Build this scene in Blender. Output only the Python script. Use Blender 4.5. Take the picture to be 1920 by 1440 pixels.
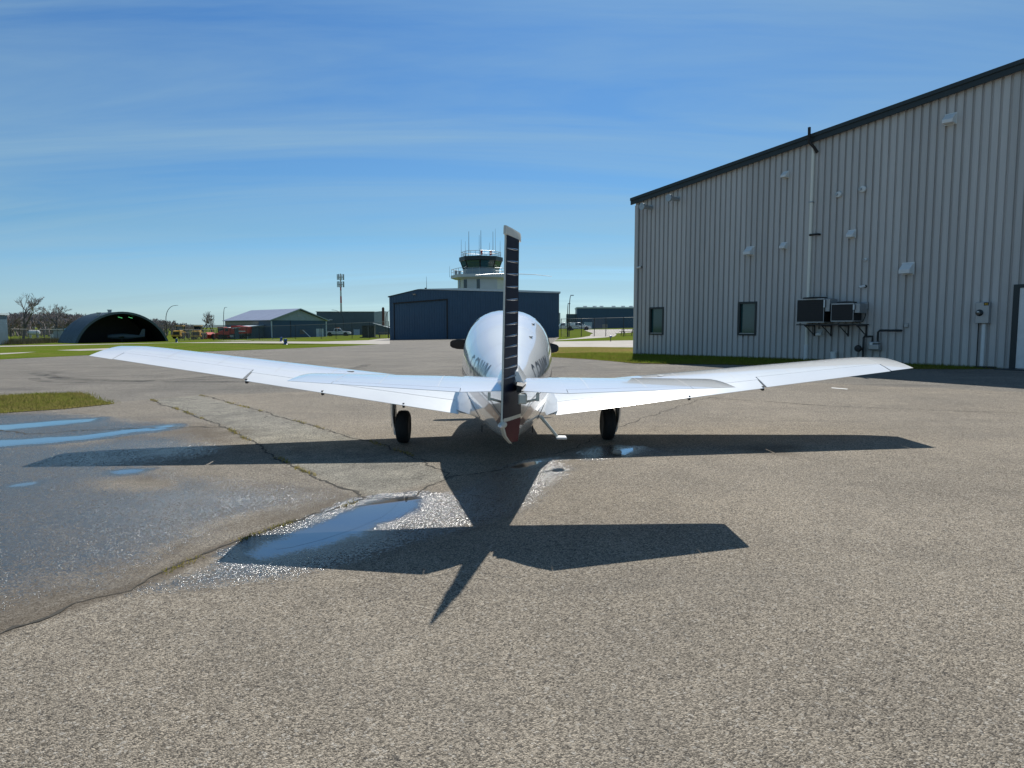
import bpy, bmesh, math, random
import numpy as np
from mathutils import Vector, Matrix, Euler
random.seed(7); RNG = np.random.default_rng(11)
for o in list(bpy.data.objects): bpy.data.objects.remove(o)
scene = bpy.context.scene
COL = scene.collection

# ---------------------------------------------------------------- camera
cam_d = bpy.data.cameras.new('camera'); cam = bpy.data.objects.new('camera', cam_d); COL.objects.link(cam)
cam_d.sensor_fit = 'HORIZONTAL'; cam_d.sensor_width = 36.0
cam_d.lens = 36.0 * 1283.26 / 1920.0
cam_d.clip_start = 0.05; cam_d.clip_end = 9000
cam.location = (0, 0, 1.716)
cam.rotation_euler = (math.pi / 2 - math.atan((720 - 612.75) / 1283.26), 0, 0)
scene.camera = cam
scene.render.resolution_x = 1024; scene.render.resolution_y = 768

# ---------------------------------------------------------------- light
SUN_TO = Vector((0.158, 0.8652, 1.0)).normalized()
SUN_EL = math.asin(SUN_TO.z); SUN_AZ = math.atan2(SUN_TO.x, SUN_TO.y)
world = bpy.data.worlds.new('World'); scene.world = world; world.use_nodes = True
wn = world.node_tree.nodes; wl = world.node_tree.links; wn.clear()
w_out = wn.new('ShaderNodeOutputWorld'); w_bg = wn.new('ShaderNodeBackground')
w_sky = wn.new('ShaderNodeTexSky'); w_sky.sky_type = 'NISHITA'; w_sky.sun_disc = False
w_sky.sun_elevation = SUN_EL; w_sky.sun_rotation = SUN_AZ
w_sky.altitude = 200; w_sky.air_density = 1.0; w_sky.dust_density = 0.6; w_sky.ozone_density = 2.0
# thin cirrus streaks, part of the sky all the way round
w_tc = wn.new('ShaderNodeTexCoord')
w_sep = wn.new('ShaderNodeSeparateXYZ'); wl.new(w_tc.outputs['Generated'], w_sep.inputs[0])
w_add = wn.new('ShaderNodeMath'); w_add.operation = 'ADD'; w_add.inputs[1].default_value = 0.16
wl.new(w_sep.outputs['Z'], w_add.inputs[0])
w_mx = wn.new('ShaderNodeMath'); w_mx.operation = 'MAXIMUM'; w_mx.inputs[1].default_value = 0.06; wl.new(w_add.outputs[0], w_mx.inputs[0])
w_dx = wn.new('ShaderNodeMath'); w_dx.operation = 'DIVIDE'; wl.new(w_sep.outputs['X'], w_dx.inputs[0]); wl.new(w_mx.outputs[0], w_dx.inputs[1])
w_dy = wn.new('ShaderNodeMath'); w_dy.operation = 'DIVIDE'; wl.new(w_sep.outputs['Y'], w_dy.inputs[0]); wl.new(w_mx.outputs[0], w_dy.inputs[1])
w_cmb = wn.new('ShaderNodeCombineXYZ'); wl.new(w_dx.outputs[0], w_cmb.inputs[0]); wl.new(w_dy.outputs[0], w_cmb.inputs[1])
w_map = wn.new('ShaderNodeMapping'); w_map.inputs['Rotation'].default_value = (0, 0, math.radians(12)); w_map.inputs['Scale'].default_value = (0.20, 1.25, 1.0); w_map.inputs['Location'].default_value = (3.1, 1.7, 0)
wl.new(w_cmb.outputs[0], w_map.inputs[0])
w_no = wn.new('ShaderNodeTexNoise'); w_no.inputs['Scale'].default_value = 1.7; w_no.inputs['Detail'].default_value = 10; w_no.inputs['Roughness'].default_value = 0.58; w_no.inputs['Distortion'].default_value = 0.7
wl.new(w_map.outputs[0], w_no.inputs['Vector'])
w_rp = wn.new('ShaderNodeValToRGB'); w_rp.color_ramp.elements[0].position = 0.34; w_rp.color_ramp.elements[1].position = 0.74
w_rp.color_ramp.elements[0].color = (0, 0, 0, 1); w_rp.color_ramp.elements[1].color = (1, 1, 1, 1)
wl.new(w_no.outputs['Fac'], w_rp.inputs[0])
w_mul = wn.new('ShaderNodeMath'); w_mul.operation = 'MULTIPLY'; w_mul.inputs[1].default_value = 0.58; wl.new(w_rp.outputs[0], w_mul.inputs[0])
w_mix = wn.new('ShaderNodeMixRGB'); w_mix.inputs[2].default_value = (2.7, 4.05, 4.75, 1)
# clear spring air: the white balance of the day is cooler than the sky model, most of all low down
w_tr = wn.new('ShaderNodeValToRGB'); wl.new(w_sep.outputs['Z'], w_tr.inputs[0]); ce = w_tr.color_ramp.elements
ce[0].position = 0.0; ce[0].color = (0.50, 0.72, 1.00, 1); ce[1].position = 0.40; ce[1].color = (0.235, 0.470, 0.69, 1)
for p_, c_ in ((0.045, (0.40, 0.59, 0.81)), (0.13, (0.305, 0.515, 0.66))): e_ = ce.new(p_); e_.color = (*c_, 1)
w_hsv = wn.new('ShaderNodeMixRGB'); w_hsv.blend_type = 'MULTIPLY'; w_hsv.inputs[0].default_value = 1.0
wl.new(w_sky.outputs[0], w_hsv.inputs[1]); wl.new(w_tr.outputs[0], w_hsv.inputs[2])
wl.new(w_mul.outputs[0], w_mix.inputs[0]); wl.new(w_hsv.outputs[0], w_mix.inputs[1])
wl.new(w_mix.outputs[0], w_bg.inputs[0]); w_bg.inputs[1].default_value = 0.112
wl.new(w_bg.outputs[0], w_out.inputs[0])
sun_d = bpy.data.lights.new('sun', 'SUN'); sun = bpy.data.objects.new('sun', sun_d); COL.objects.link(sun)
sun_d.energy = 5.0; sun_d.angle = math.radians(0.53); sun_d.color = (1.0, 0.955, 0.88)
sun.rotation_euler = (-SUN_TO).to_track_quat('-Z', 'Y').to_euler(); sun.location = (10, 40, 60)
vs = scene.view_settings
vs.view_transform = 'Standard'; vs.look = 'None'; vs.exposure = 0.24; vs.gamma = 1.0; vs.use_curve_mapping = False

# ---------------------------------------------------------------- helpers
GX, GY = 0.0116, 0.0172
def zg(x, y):
    """height of the ground: the apron drains to the left and towards the viewer"""
    x = np.clip(x, -75.0, 60.0)
    z0 = GX * x + GY * np.clip(y, -10, 24); z1 = 0.5 + 0.024 * x
    t = np.clip((y - 24) / 106.0, 0, 1)
    return z0 * (1 - t) + z1 * t

class MB:
    def __init__(s): s.v = []; s.f = []; s.m = []
    def add(s, vs_, fs, mi=0):
        b = len(s.v); s.v += [tuple(map(float, p)) for p in vs_]
        s.f += [tuple(b + i for i in f) for f in fs]; s.m += [mi] * len(fs); return s
    def bx(s, x0, x1, y0, y1, z0, z1, mi=0):
        return s.add([(x0,y0,z0),(x1,y0,z0),(x1,y1,z0),(x0,y1,z0),(x0,y0,z1),(x1,y0,z1),(x1,y1,z1),(x0,y1,z1)],
                     [(0,3,2,1),(4,5,6,7),(0,1,5,4),(1,2,6,5),(2,3,7,6),(3,0,4,7)], mi)
    def loft(s, rings, cap0=True, cap1=True, closed=True, mi=0):
        n = len(rings[0]); vs_ = [p for r in rings for p in r]; fs = []
        for i in range(len(rings) - 1):
            for j in range(n if closed else n - 1):
                k = (j + 1) % n; fs.append((i*n+j, i*n+k, (i+1)*n+k, (i+1)*n+j))
        if cap0: fs.append(tuple(range(n - 1, -1, -1)))
        if cap1: fs.append(tuple((len(rings)-1)*n + j for j in range(n)))
        return s.add(vs_, fs, mi)
    def tube(s, pts, r, n=8, mi=0, cap=True):
        pts = [Vector(p) for p in pts]; rr = r if isinstance(r, (list, tuple)) else [r] * len(pts)
        rings = []; ref = None
        for i, p in enumerate(pts):
            t = (pts[min(i+1, len(pts)-1)] - pts[max(i-1, 0)]).normalized()
            if ref is None: ref = Vector((0,0,1)) if abs(t.z) < 0.9 else Vector((1,0,0))
            a = (ref - t * ref.dot(t)).normalized(); ref = a; b = t.cross(a)
            rings.append([p + (a*math.cos(q) + b*math.sin(q)) * rr[i] for q in [2*math.pi*k/n for k in range(n)]])
        return s.loft(rings, cap, cap, True, mi)
    def lathe(s, prof, org=(0,0,0), axis='z', n=20, mi=0):
        """prof: list of (radius, height along the axis)"""
        rings = []
        for r, hh in prof:
            ring = []
            for k in range(n):
                q = 2*math.pi*k/n; c, d = r*math.cos(q), r*math.sin(q)
                p = {'z': (c, d, hh), 'x': (hh, c, d), 'y': (d, hh, c)}[axis]
                ring.append((org[0]+p[0], org[1]+p[1], org[2]+p[2]))
            rings.append(ring)
        return s.loft(rings, True, True, True, mi)
    def prism(s, poly, a, b, axis='y', mi=0):
        """poly in the plane across the axis: y -> (x,z), x -> (y,z), z -> (x,y)"""
        def P(p, t): return {'y': (p[0], t, p[1]), 'x': (t, p[0], p[1]), 'z': (p[0], p[1], t)}[axis]
        return s.loft([[P(p, a) for p in poly], [P(p, b) for p in poly]], True, True, True, mi)
    def build(s, name, mat, parent=None, smooth=None, bevel=0, M=None, seg=1):
        me = bpy.data.meshes.new(name); me.from_pydata(s.v, [], s.f); me.update()
        bm = bmesh.new(); bm.from_mesh(me); bmesh.ops.recalc_face_normals(bm, faces=bm.faces)
        bm.to_mesh(me); bm.free()
        if M is not None: me.transform(M)
        mats = mat if isinstance(mat, (list, tuple)) else [mat]
        for m_ in mats: me.materials.append(m_)
        if len(mats) > 1:
            for p, mi in zip(me.polygons, s.m): p.material_index = mi
        if smooth is not None:
            me.polygons.foreach_set('use_smooth', [True] * len(me.polygons)); me.set_sharp_from_angle(angle=math.radians(smooth))
        o = bpy.data.objects.new(name, me); COL.objects.link(o); o.parent = parent
        if bevel:
            bv = o.modifiers.new('bevel', 'BEVEL'); bv.width = bevel; bv.segments = seg; bv.limit_method = 'ANGLE'; bv.angle_limit = math.radians(40)
        return o

def tag(o, label=None, cat=None, group=None, kind=None):
    if label: o['label'] = label
    if cat: o['category'] = cat
    if group: o['group'] = group
    if kind: o['kind'] = kind
    return o
def empty(name, loc=(0,0,0), rz=0, label=None, cat=None, group=None):
    o = bpy.data.objects.new(name, None); COL.objects.link(o); o.location = loc; o.rotation_euler = (0, 0, rz); o.empty_display_size = 0.2
    return tag(o, label, cat, group)
def on_ground(x, y, dz=0): return (x, y, float(zg(x, y)) + dz)
def copy_tree(o, parent=None):
    c = o.copy(); COL.objects.link(c); c.parent = parent
    for ch in list(o.children): copy_tree(ch, c)
    return c

# ---------------------------------------------------------------- materials
def mat(name, col, rough=0.6, metal=0.0, spec=0.5, noise=0.0, nscale=8.0, coat=0.0, bump=0.0, bscale=60.0, col2=None, coords='Object', stretch=None, ior=None):
    m = bpy.data.materials.new(name); m.use_nodes = True
    nt = m.node_tree; b = nt.nodes['Principled BSDF']
    b.inputs['Base Color'].default_value = (*col, 1); b.inputs['Roughness'].default_value = rough
    b.inputs['Metallic'].default_value = metal; b.inputs['Specular IOR Level'].default_value = spec
    if ior: b.inputs['IOR'].default_value = ior
    if coat: b.inputs['Coat Weight'].default_value = coat; b.inputs['Coat Roughness'].default_value = 0.03
    if noise or bump:
        tc = nt.nodes.new('ShaderNodeTexCoord'); src = tc.outputs[coords]
        if stretch:
            mp = nt.nodes.new('ShaderNodeMapping'); mp.inputs['Scale'].default_value = stretch; nt.links.new(src, mp.inputs[0]); src = mp.outputs[0]
    if noise:
        n = nt.nodes.new('ShaderNodeTexNoise'); n.inputs['Scale'].default_value = nscale; n.inputs['Detail'].default_value = 5; n.inputs['Roughness'].default_value = 0.6
        nt.links.new(src, n.inputs['Vector'])
        rp = nt.nodes.new('ShaderNodeValToRGB'); rp.color_ramp.elements[0].position = 0.3; rp.color_ramp.elements[1].position = 0.7
        c2 = col2 or tuple(c * (1 - noise) for c in col)
        rp.color_ramp.elements[0].color = (*c2, 1); rp.color_ramp.elements[1].color = (*[min(1, c * (1 + noise * 0.4)) for c in col], 1)
        nt.links.new(n.outputs['Fac'], rp.inputs[0]); nt.links.new(rp.outputs[0], b.inputs['Base Color'])
    if bump:
        n2 = nt.nodes.new('ShaderNodeTexNoise'); n2.inputs['Scale'].default_value = bscale; n2.inputs['Detail'].default_value = 3
        nt.links.new(src, n2.inputs['Vector'])
        bp = nt.nodes.new('ShaderNodeBump'); bp.inputs['Strength'].default_value = bump; bp.inputs['Distance'].default_value = 0.02
        nt.links.new(n2.outputs['Fac'], bp.inputs['Height']); nt.links.new(bp.outputs[0], b.inputs['Normal'])
    return m
M = {}
M['paint_white'] = mat('paint_white', (0.84, 0.84, 0.82), 0.18, spec=0.6, coat=1.0, noise=0.05, nscale=1.5, bump=0.06, bscale=2.2)
M['paint_navy'] = mat('paint_navy', (0.007, 0.010, 0.024), 0.4, spec=0.18, coat=0.0, noise=0.2, nscale=3)
M['bead_navy'] = mat('bead_navy', (0.012, 0.016, 0.036), 0.25, coat=1.0)
M['paint_maroon'] = mat('paint_maroon', (0.085, 0.014, 0.026), 0.5, spec=0.15, noise=0.15, nscale=3)
M['stripe_taupe'] = mat('stripe_taupe', (0.20, 0.12, 0.115), 0.3, coat=0.8)
M['letter_dark'] = mat('letter_dark', (0.035, 0.04, 0.06), 0.35, coat=0.6)
M['trim_cream'] = mat('trim_cream', (0.62, 0.62, 0.55), 0.45, noise=0.12, nscale=9)
M['metal_dark'] = mat('metal_dark', (0.03, 0.03, 0.032), 0.5, metal=0.3)
M['metal_grey'] = mat('metal_grey', (0.35, 0.36, 0.37), 0.4, metal=0.7)
M['chrome'] = mat('chrome', (0.7, 0.72, 0.75), 0.12, metal=1.0)
M['rubber'] = mat('rubber', (0.016, 0.016, 0.017), 0.8, noise=0.3, nscale=30)
M['glass_dark'] = mat('glass_dark', (0.015, 0.025, 0.03), 0.04, spec=0.8)
M['glass_teal'] = mat('glass_teal', (0.02, 0.075, 0.08), 0.05, spec=0.8)
M['line_dark'] = mat('line_dark', (0.10, 0.06, 0.06), 0.8)
M['black'] = mat('black', (0.012, 0.012, 0.013), 0.6)
M['galv'] = mat('galv', (0.42, 0.44, 0.45), 0.45, metal=0.6, noise=0.2, nscale=20)
M['white_plain'] = mat('white_plain', (0.72, 0.73, 0.72), 0.45, noise=0.08, nscale=6)
M['lens_red'] = mat('lens_red', (0.5, 0.02, 0.02), 0.15)
M['lens_clear'] = mat('lens_clear', (0.7, 0.72, 0.75), 0.08, metal=0.4)
# ================================================================ ground
def sheet(name, poly, dz, m, label=None, kind='structure', cell=5.0, jag=0.0):
    """a sheet that follows the ground, outline given in plan"""
    pts = [Vector((p[0], p[1])) for p in poly]
    if jag:
        out = []
        for i in range(len(pts)):
            a, b = pts[i], pts[(i+1) % len(pts)]; L = (b - a).length; k = max(1, min(60, int(L / (jag * 4))))
            nrm = Vector((-(b-a).y, (b-a).x)).normalized() if L > 0 else Vector((0, 0))
            for j in range(k):
                out.append(a.lerp(b, j / k) + (nrm * random.gauss(0, jag * 0.6) if j else Vector((0, 0))))
        pts = out
    bm = bmesh.new(); f = bm.faces.new([bm.verts.new((p.x, p.y, 0)) for p in pts])
    bmesh.ops.triangulate(bm, faces=[f])
    xs = [p.x for p in pts]; ys = [p.y for p in pts]
    for ax, lo, hi, a0, a1 in ((0, min(xs), max(xs), -75, 60), (1, min(ys), max(ys), -10, 130)):
        k = math.ceil(max(lo, a0) / cell) * cell
        while k < min(hi, a1 + 0.01):
            co = (k, 0, 0) if ax == 0 else (0, k, 0); no = (1, 0, 0) if ax == 0 else (0, 1, 0)
            bmesh.ops.bisect_plane(bm, geom=bm.verts[:] + bm.edges[:] + bm.faces[:], plane_co=co, plane_no=no); k += cell
    for v in bm.verts: v.co.z = float(zg(v.co.x, v.co.y)) + dz
    bmesh.ops.recalc_face_normals(bm, faces=bm.faces)
    if bm.faces and sum(f.normal.z for f in bm.faces) < 0: bmesh.ops.reverse_faces(bm, faces=bm.faces)
    me = bpy.data.meshes.new(name); bm.to_mesh(me); bm.free(); me.materials.append(m)
    o = bpy.data.objects.new(name, me); COL.objects.link(o); return tag(o, label, None, None, kind)

def grass_mat(name, dry=0.35, nscale=0.35):
    m = bpy.data.materials.new(name); m.use_nodes = True; nt = m.node_tree; b = nt.nodes['Principled BSDF']
    g = nt.nodes.new('ShaderNodeNewGeometry')
    n1 = nt.nodes.new('ShaderNodeTexNoise'); n1.inputs['Scale'].default_value = nscale; n1.inputs['Detail'].default_value = 6; n1.inputs['Roughness'].default_value = 0.65
    n2 = nt.nodes.new('ShaderNodeTexNoise'); n2.inputs['Scale'].default_value = 9; n2.inputs['Detail'].default_value = 6; n2.inputs['Roughness'].default_value = 0.75
    nt.links.new(g.outputs['Position'], n1.inputs['Vector']); nt.links.new(g.outputs['Position'], n2.inputs['Vector'])
    r1 = nt.nodes.new('ShaderNodeValToRGB'); e = r1.color_ramp.elements
    e[0].position = 0.62 - dry * 0.6; e[0].color = (0.100, 0.145, 0.020, 1); e[1].position = 0.95 - dry * 0.6; e[1].color = (0.20, 0.155, 0.06, 1)
    r2 = nt.nodes.new('ShaderNodeValToRGB'); r2.color_ramp.elements[0].position = 0.3; r2.color_ramp.elements[0].color = (0.5, 0.5, 0.5, 1); r2.color_ramp.elements[1].position = 0.7; r2.color_ramp.elements[1].color = (1.25, 1.25, 1.2, 1)
    mx = nt.nodes.new('ShaderNodeMixRGB'); mx.blend_type = 'MULTIPLY'; mx.inputs[0].default_value = 1
    nt.links.new(n1.outputs['Fac'], r1.inputs[0]); nt.links.new(n2.outputs['Fac'], r2.inputs[0])
    nt.links.new(r1.outputs[0], mx.inputs[1]); nt.links.new(r2.outputs[0], mx.inputs[2]); nt.links.new(mx.outputs[0], b.inputs['Base Color'])
    b.inputs['Roughness'].default_value = 0.95; b.inputs['Specular IOR Level'].default_value = 0.0
    bp = nt.nodes.new('ShaderNodeBump'); bp.inputs['Strength'].default_value = 0.7; bp.inputs['Distance'].default_value = 0.05
    nt.links.new(n2.outputs['Fac'], bp.inputs['Height']); nt.links.new(bp.outputs[0], b.inputs['Normal'])
    return m
M['grass'] = grass_mat('grass', 0.25); M['grass_dry'] = grass_mat('grass_dry', 0.62, 0.25)
M['path'] = mat('path', (0.34, 0.31, 0.27), 0.85, noise=0.22, nscale=0.8, bump=0.3, bscale=30)

def asphalt_mat():
    m = bpy.data.materials.new('asphalt'); m.use_nodes = True; nt = m.node_tree; N = nt.nodes; L = nt.links; b = N['Principled BSDF']
    g = N.new('ShaderNodeNewGeometry'); pos = g.outputs['Position']
    def noise(sc, det=4, ro=0.6, dist=0.0, vec=None):
        n = N.new('ShaderNodeTexNoise'); n.inputs['Scale'].default_value = sc; n.inputs['Detail'].default_value = det; n.inputs['Roughness'].default_value = ro; n.inputs['Distortion'].default_value = dist
        L.new(vec or pos, n.inputs['Vector']); return n.outputs['Fac']
    def ramp(src, a, ca, c, cc):
        r = N.new('ShaderNodeValToRGB'); r.color_ramp.elements[0].position = a; r.color_ramp.elements[1].position = c
        r.color_ramp.elements[0].color = (*ca, 1); r.color_ramp.elements[1].color = (*cc, 1); L.new(src, r.inputs[0]); return r.outputs[0]
    def mix(fac, a, c, mode='MIX'):
        x = N.new('ShaderNodeMixRGB'); x.blend_type = mode
        for s, v in zip(x.inputs, (fac, a, c)):
            if isinstance(v, (int, float)): s.default_value = v
            elif isinstance(v, tuple): s.default_value = (*v, 1)
            else: L.new(v, s)
        return x.outputs[0]
    def mth(op, a, c=0.0, clamp=False):
        x = N.new('ShaderNodeMath'); x.operation = op; x.use_clamp = clamp
        for s, v in zip(x.inputs, (a, c)):
            if isinstance(v, (int, float)): s.default_value = v
            else: L.new(v, s)
        return x.outputs[0]
    vor = N.new('ShaderNodeTexVoronoi'); vor.inputs['Scale'].default_value = 135; L.new(pos, vor.inputs['Vector'])
    sep = N.new('ShaderNodeSeparateColor'); L.new(vor.outputs['Color'], sep.inputs[0])
    vor2 = N.new('ShaderNodeTexVoronoi'); vor2.inputs['Scale'].default_value = 80; L.new(pos, vor2.inputs['Vector'])
    sep2 = N.new('ShaderNodeSeparateColor'); L.new(vor2.outputs['Color'], sep2.inputs[0])
    at = N.new('ShaderNodeAttribute'); at.attribute_name = 'surface'; sa = N.new('ShaderNodeSeparateColor'); L.new(at.outputs['Color'], sa.inputs[0])
    wet_a, damp_a, grey_a, strip_a = sa.outputs[0], sa.outputs[1], sa.outputs[2], at.outputs['Alpha']
    big = noise(0.55, 5, 0.55, 0.4); mid = noise(3.0, 5, 0.6); fine = noise(170, 3, 0.7)
    tan = ramp(big, 0.3, (0.228, 0.201, 0.166), 0.72, (0.296, 0.260, 0.213))
    grey = ramp(big, 0.3, (0.150, 0.143, 0.132), 0.72, (0.222, 0.208, 0.188))
    strip = ramp(mid, 0.3, (0.20, 0.192, 0.168), 0.7, (0.31, 0.295, 0.255))
    base = mix(grey_a, tan, grey); base = mix(strip_a, base, strip)
    stones = ramp(sep.outputs[0], 0.10, (0.30, 0.29, 0.28), 0.85, (1.50, 1.49, 1.46))
    base = mix(0.85, base, stones, 'MULTIPLY'); st2 = ramp(sep2.outputs[2], 0.1, (0.84, 0.835, 0.83), 0.9, (1.14, 1.135, 1.125)); base = mix(1.0, base, st2, 'MULTIPLY')
    pale = ramp(sep2.outputs[1], 0.93, (0, 0, 0), 0.95, (1, 1, 1)); base = mix(mth('MULTIPLY', pale, 0.55), base, (0.46, 0.43, 0.38))
    dots = ramp(sep2.outputs[0], 0.030, (1, 1, 1), 0.042, (0, 0, 0)); base = mix(mth('MULTIPLY', dots, 0.7), base, (0.045, 0.042, 0.04))
    gr = ramp(fine, 0.25, (0.55, 0.55, 0.55), 0.75, (1.35, 1.35, 1.33)); base = mix(0.8, base, gr, 'MULTIPLY')
    pv = ramp(mid, 0.28, (0.88, 0.88, 0.88), 0.7, (1.06, 1.055, 1.04)); base = mix(1.0, base, pv, 'MULTIPLY')
    # dark scuffs left by turning wheels, stretched across the lane further off
    mp = N.new('ShaderNodeMapping'); mp.inputs['Scale'].default_value = (0.10, 0.75, 1); mp.inputs['Rotation'].default_value = (0, 0, math.radians(-6)); L.new(pos, mp.inputs[0])
    sc = ramp(noise(1.3, 5, 0.62, 1.4, mp.outputs[0]), 0.50, (0, 0, 0), 0.72, (1, 1, 1))
    base = mix(mth('MULTIPLY', sc, mth('MULTIPLY', mth('ADD', grey_a, 0.34), 0.55)), base, (0.085, 0.08, 0.075))
    # wide weathered patches and stains
    st = ramp(noise(0.22, 4, 0.6, 0.6), 0.45, (0, 0, 0), 0.75, (1, 1, 1)); base = mix(mth('MULTIPLY', st, 0.30), base, (0.14, 0.132, 0.12))
    # hairline cracks
    vc = N.new('ShaderNodeTexVoronoi'); vc.feature = 'DISTANCE_TO_EDGE'; vc.inputs['Scale'].default_value = 1.15
    wv = N.new('ShaderNodeTexNoise'); wv.inputs['Scale'].default_value = 2.2; wv.inputs['Detail'].default_value = 5; L.new(pos, wv.inputs['Vector'])
    wa = N.new('ShaderNodeMixRGB'); wa.blend_type = 'LINEAR_LIGHT'; wa.inputs[0].default_value = 0.28; L.new(pos, wa.inputs[1]); L.new(wv.outputs['Color'], wa.inputs[2]); L.new(wa.outputs[0], vc.inputs['Vector'])
    ck = ramp(vc.outputs['Distance'], 0.004, (1, 1, 1), 0.012, (0, 0, 0))
    ckm = mth('MULTIPLY', ck, mth('MULTIPLY', ramp(noise(0.5, 3), 0.42, (0, 0, 0), 0.62, (1, 1, 1)), mth('ADD', mth('MULTIPLY', strip_a, 1.0), 0.10), True))
    base = mix(mth('MULTIPLY', ckm, 0.8), base, (0.04, 0.037, 0.033))
    # water: broken edge of the wet patches, damp brown margin
    wn_ = mth('ADD', wet_a, mth('MULTIPLY', mth('SUBTRACT', noise(1.6, 6, 0.6, 0.5), 0.5), 0.52))
    # single stones stand out of the film until the water is deep enough
    vw = N.new('ShaderNodeTexVoronoi'); vw.inputs['Scale'].default_value = 105; L.new(pos, vw.inputs['Vector'])
    sw = N.new('ShaderNodeSeparateColor'); L.new(vw.outputs['Color'], sw.inputs[0])
    wlev = mth('SUBTRACT', wn_, mth('MULTIPLY', sw.outputs[0], 0.60))
    wet = ramp(wlev, 0.10, (0, 0, 0), 0.20, (1, 1, 1)); film = ramp(wn_, 0.22, (0, 0, 0), 0.50, (1, 1, 1)); deep = ramp(mth('SUBTRACT', wn_, mth('MULTIPLY', sw.outputs[0], 0.10)), 0.80, (0, 0, 0), 0.90, (1, 1, 1))
    dn_ = mth('ADD', damp_a, mth('MULTIPLY', mth('SUBTRACT', noise(1.7, 5, 0.6), 0.5), 0.8))
    damp = ramp(dn_, 0.38, (0, 0, 0), 0.75, (1, 1, 1))
    base = mix(mth('MULTIPLY', damp, 0.62), base, (0.085, 0.066, 0.046))
    base = mix(mth('MULTIPLY', film, 0.55), base, (0.05, 0.046, 0.045)); wetc = mix(0.8, base, (0.022, 0.022, 0.024)); base = mix(wet, base, wetc); base = mix(deep, base, (0.04, 0.039, 0.036))
    L.new(base, b.inputs['Base Color']); L.new(deep, b.inputs['Coat Weight']); b.inputs['Coat IOR'].default_value = 1.75; b.inputs['Coat Roughness'].default_value = 0.02
    ro = mix(wet, (0.93, 0.93, 0.93), (0.20, 0.20, 0.20)); L.new(mix(deep, ro, (0.02, 0.02, 0.02)), b.inputs['Roughness'])
    b.inputs['Specular IOR Level'].default_value = 0.30
    sp = mix(wet, (0.22, 0.22, 0.22), (0.9, 0.9, 0.9)); L.new(mix(deep, sp, (1.0, 1.0, 1.0)), b.inputs['Specular IOR Level'])
    hgt = mth('ADD', mth('MULTIPLY', vor.outputs['Distance'], -1.0), mth('MULTIPLY', fine, 0.55))
    hw_ = mth('ADD', mth('MULTIPLY', vw.outputs['Distance'], -1.0), mth('MULTIPLY', noise(60, 2, 0.6), 1.5))
    bw = N.new('ShaderNodeBump'); bw.inputs['Strength'].default_value = 1.0; bw.inputs['Distance'].default_value = 0.0040; L.new(hw_, bw.inputs['Height'])
    bp = N.new('ShaderNodeBump'); bp.inputs['Strength'].default_value = 0.85; bp.inputs['Distance'].default_value = 0.007
    L.new(hgt, bp.inputs['Height']); L.new(mix(deep, mix(film, bp.outputs[0], bw.outputs[0]), g.outputs['Normal']), b.inputs['Normal'])
    return m
M['asphalt'] = asphalt_mat()

def seg_dist(px, py, line):
    d = np.full(px.shape, 1e9)
    for (ax, ay), (bx_, by_) in zip(line[:-1], line[1:]):
        vx, vy = bx_ - ax, by_ - ay; t = np.clip(((px-ax)*vx + (py-ay)*vy) / (vx*vx + vy*vy + 1e-12), 0, 1)
        d = np.minimum(d, np.hypot(px - ax - t*vx, py - ay - t*vy))
    return d
def inside(px, py, poly):
    r = np.zeros(px.shape, bool); n = len(poly)
    for i in range(n):
        ax, ay = poly[i]; bx_, by_ = poly[(i+1) % n]
        c = ((ay > py) != (by_ > py)) & (px < (bx_ - ax) * (py - ay) / (by_ - ay + 1e-12) + ax); r ^= c
    return r
def soft(px, py, poly, w):
    d = seg_dist(px, py, list(poly) + [poly[0]]); s = np.where(inside(px, py, poly), d, -d)
    return np.clip(0.5 + s / w * 0.5, 0, 1)
def xy(l): return [(p[0], p[1]) for p in l]

WET = [xy([(-10.989,9.421,0.035),(-7.095,9.381,0.079),(-6.228,9.526,0.092),(-5.585,9.995,0.107),(-4.876,9.993,0.115),(-4.058,9.197,0.111),(-3.857,8.578,0.103),(-4.449,8.048,0.087),(-3.681,7.387,0.084),(-2.984,7.113,0.088),(-2.383,6.839,0.09),(-1.811,6.564,0.092),(-1.977,6.229,0.084),(-2.273,5.836,0.074),(-2.489,5.486,0.065),(-2.573,5.122,0.058),(-2.547,4.756,0.052),(-2.735,4.434,0.045),(-3.004,4.307,0.039),(-3.194,4.144,0.034),(-3.678,3.217,0.013)]),
       xy([(-14.99,12.904,0.048),(-8.492,12.733,0.12),(-7.414,12.107,0.122),(-5.51,11.13,0.128),(-5.219,10.534,0.121),(-5.615,9.908,0.105),(-6.251,9.448,0.09),(-10.535,9.026,0.033)]),
       xy([(-2.379,4.237,0.045),(-2.172,4.445,0.051),(-2.026,4.739,0.058),(-2.032,5.203,0.066),(-1.765,5.544,0.075),(-1.521,5.985,0.085),(-1.388,6.39,0.094),(-0.931,6.525,0.101),(-0.528,6.528,0.106),(-0.324,7.057,0.118),(0,7.756,0.133),(0.317,8.03,0.142),(0.569,7.84,0.141),(0.629,7.506,0.136),(0.444,7.02,0.126),(0.209,6.284,0.111),(-0.009,5.843,0.1),(-0.346,5.436,0.089),(-0.74,5.158,0.08),(-1.13,4.711,0.068),(-1.501,4.463,0.059),(-1.928,4.293,0.051)]),
       xy([(0.826,8.379,0.154),(1.03,8.708,0.162),(1.392,8.831,0.168),(1.742,8.666,0.169),(1.899,8.45,0.167),(1.56,8.24,0.16),(1.143,8.045,0.152),(0.849,7.971,0.147)]),
       xy([(-0.119,7.544,0.128),(0.19,8.037,0.14),(0.58,8.169,0.147),(0.645,8.012,0.145),(0.245,7.743,0.136)])]
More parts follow.
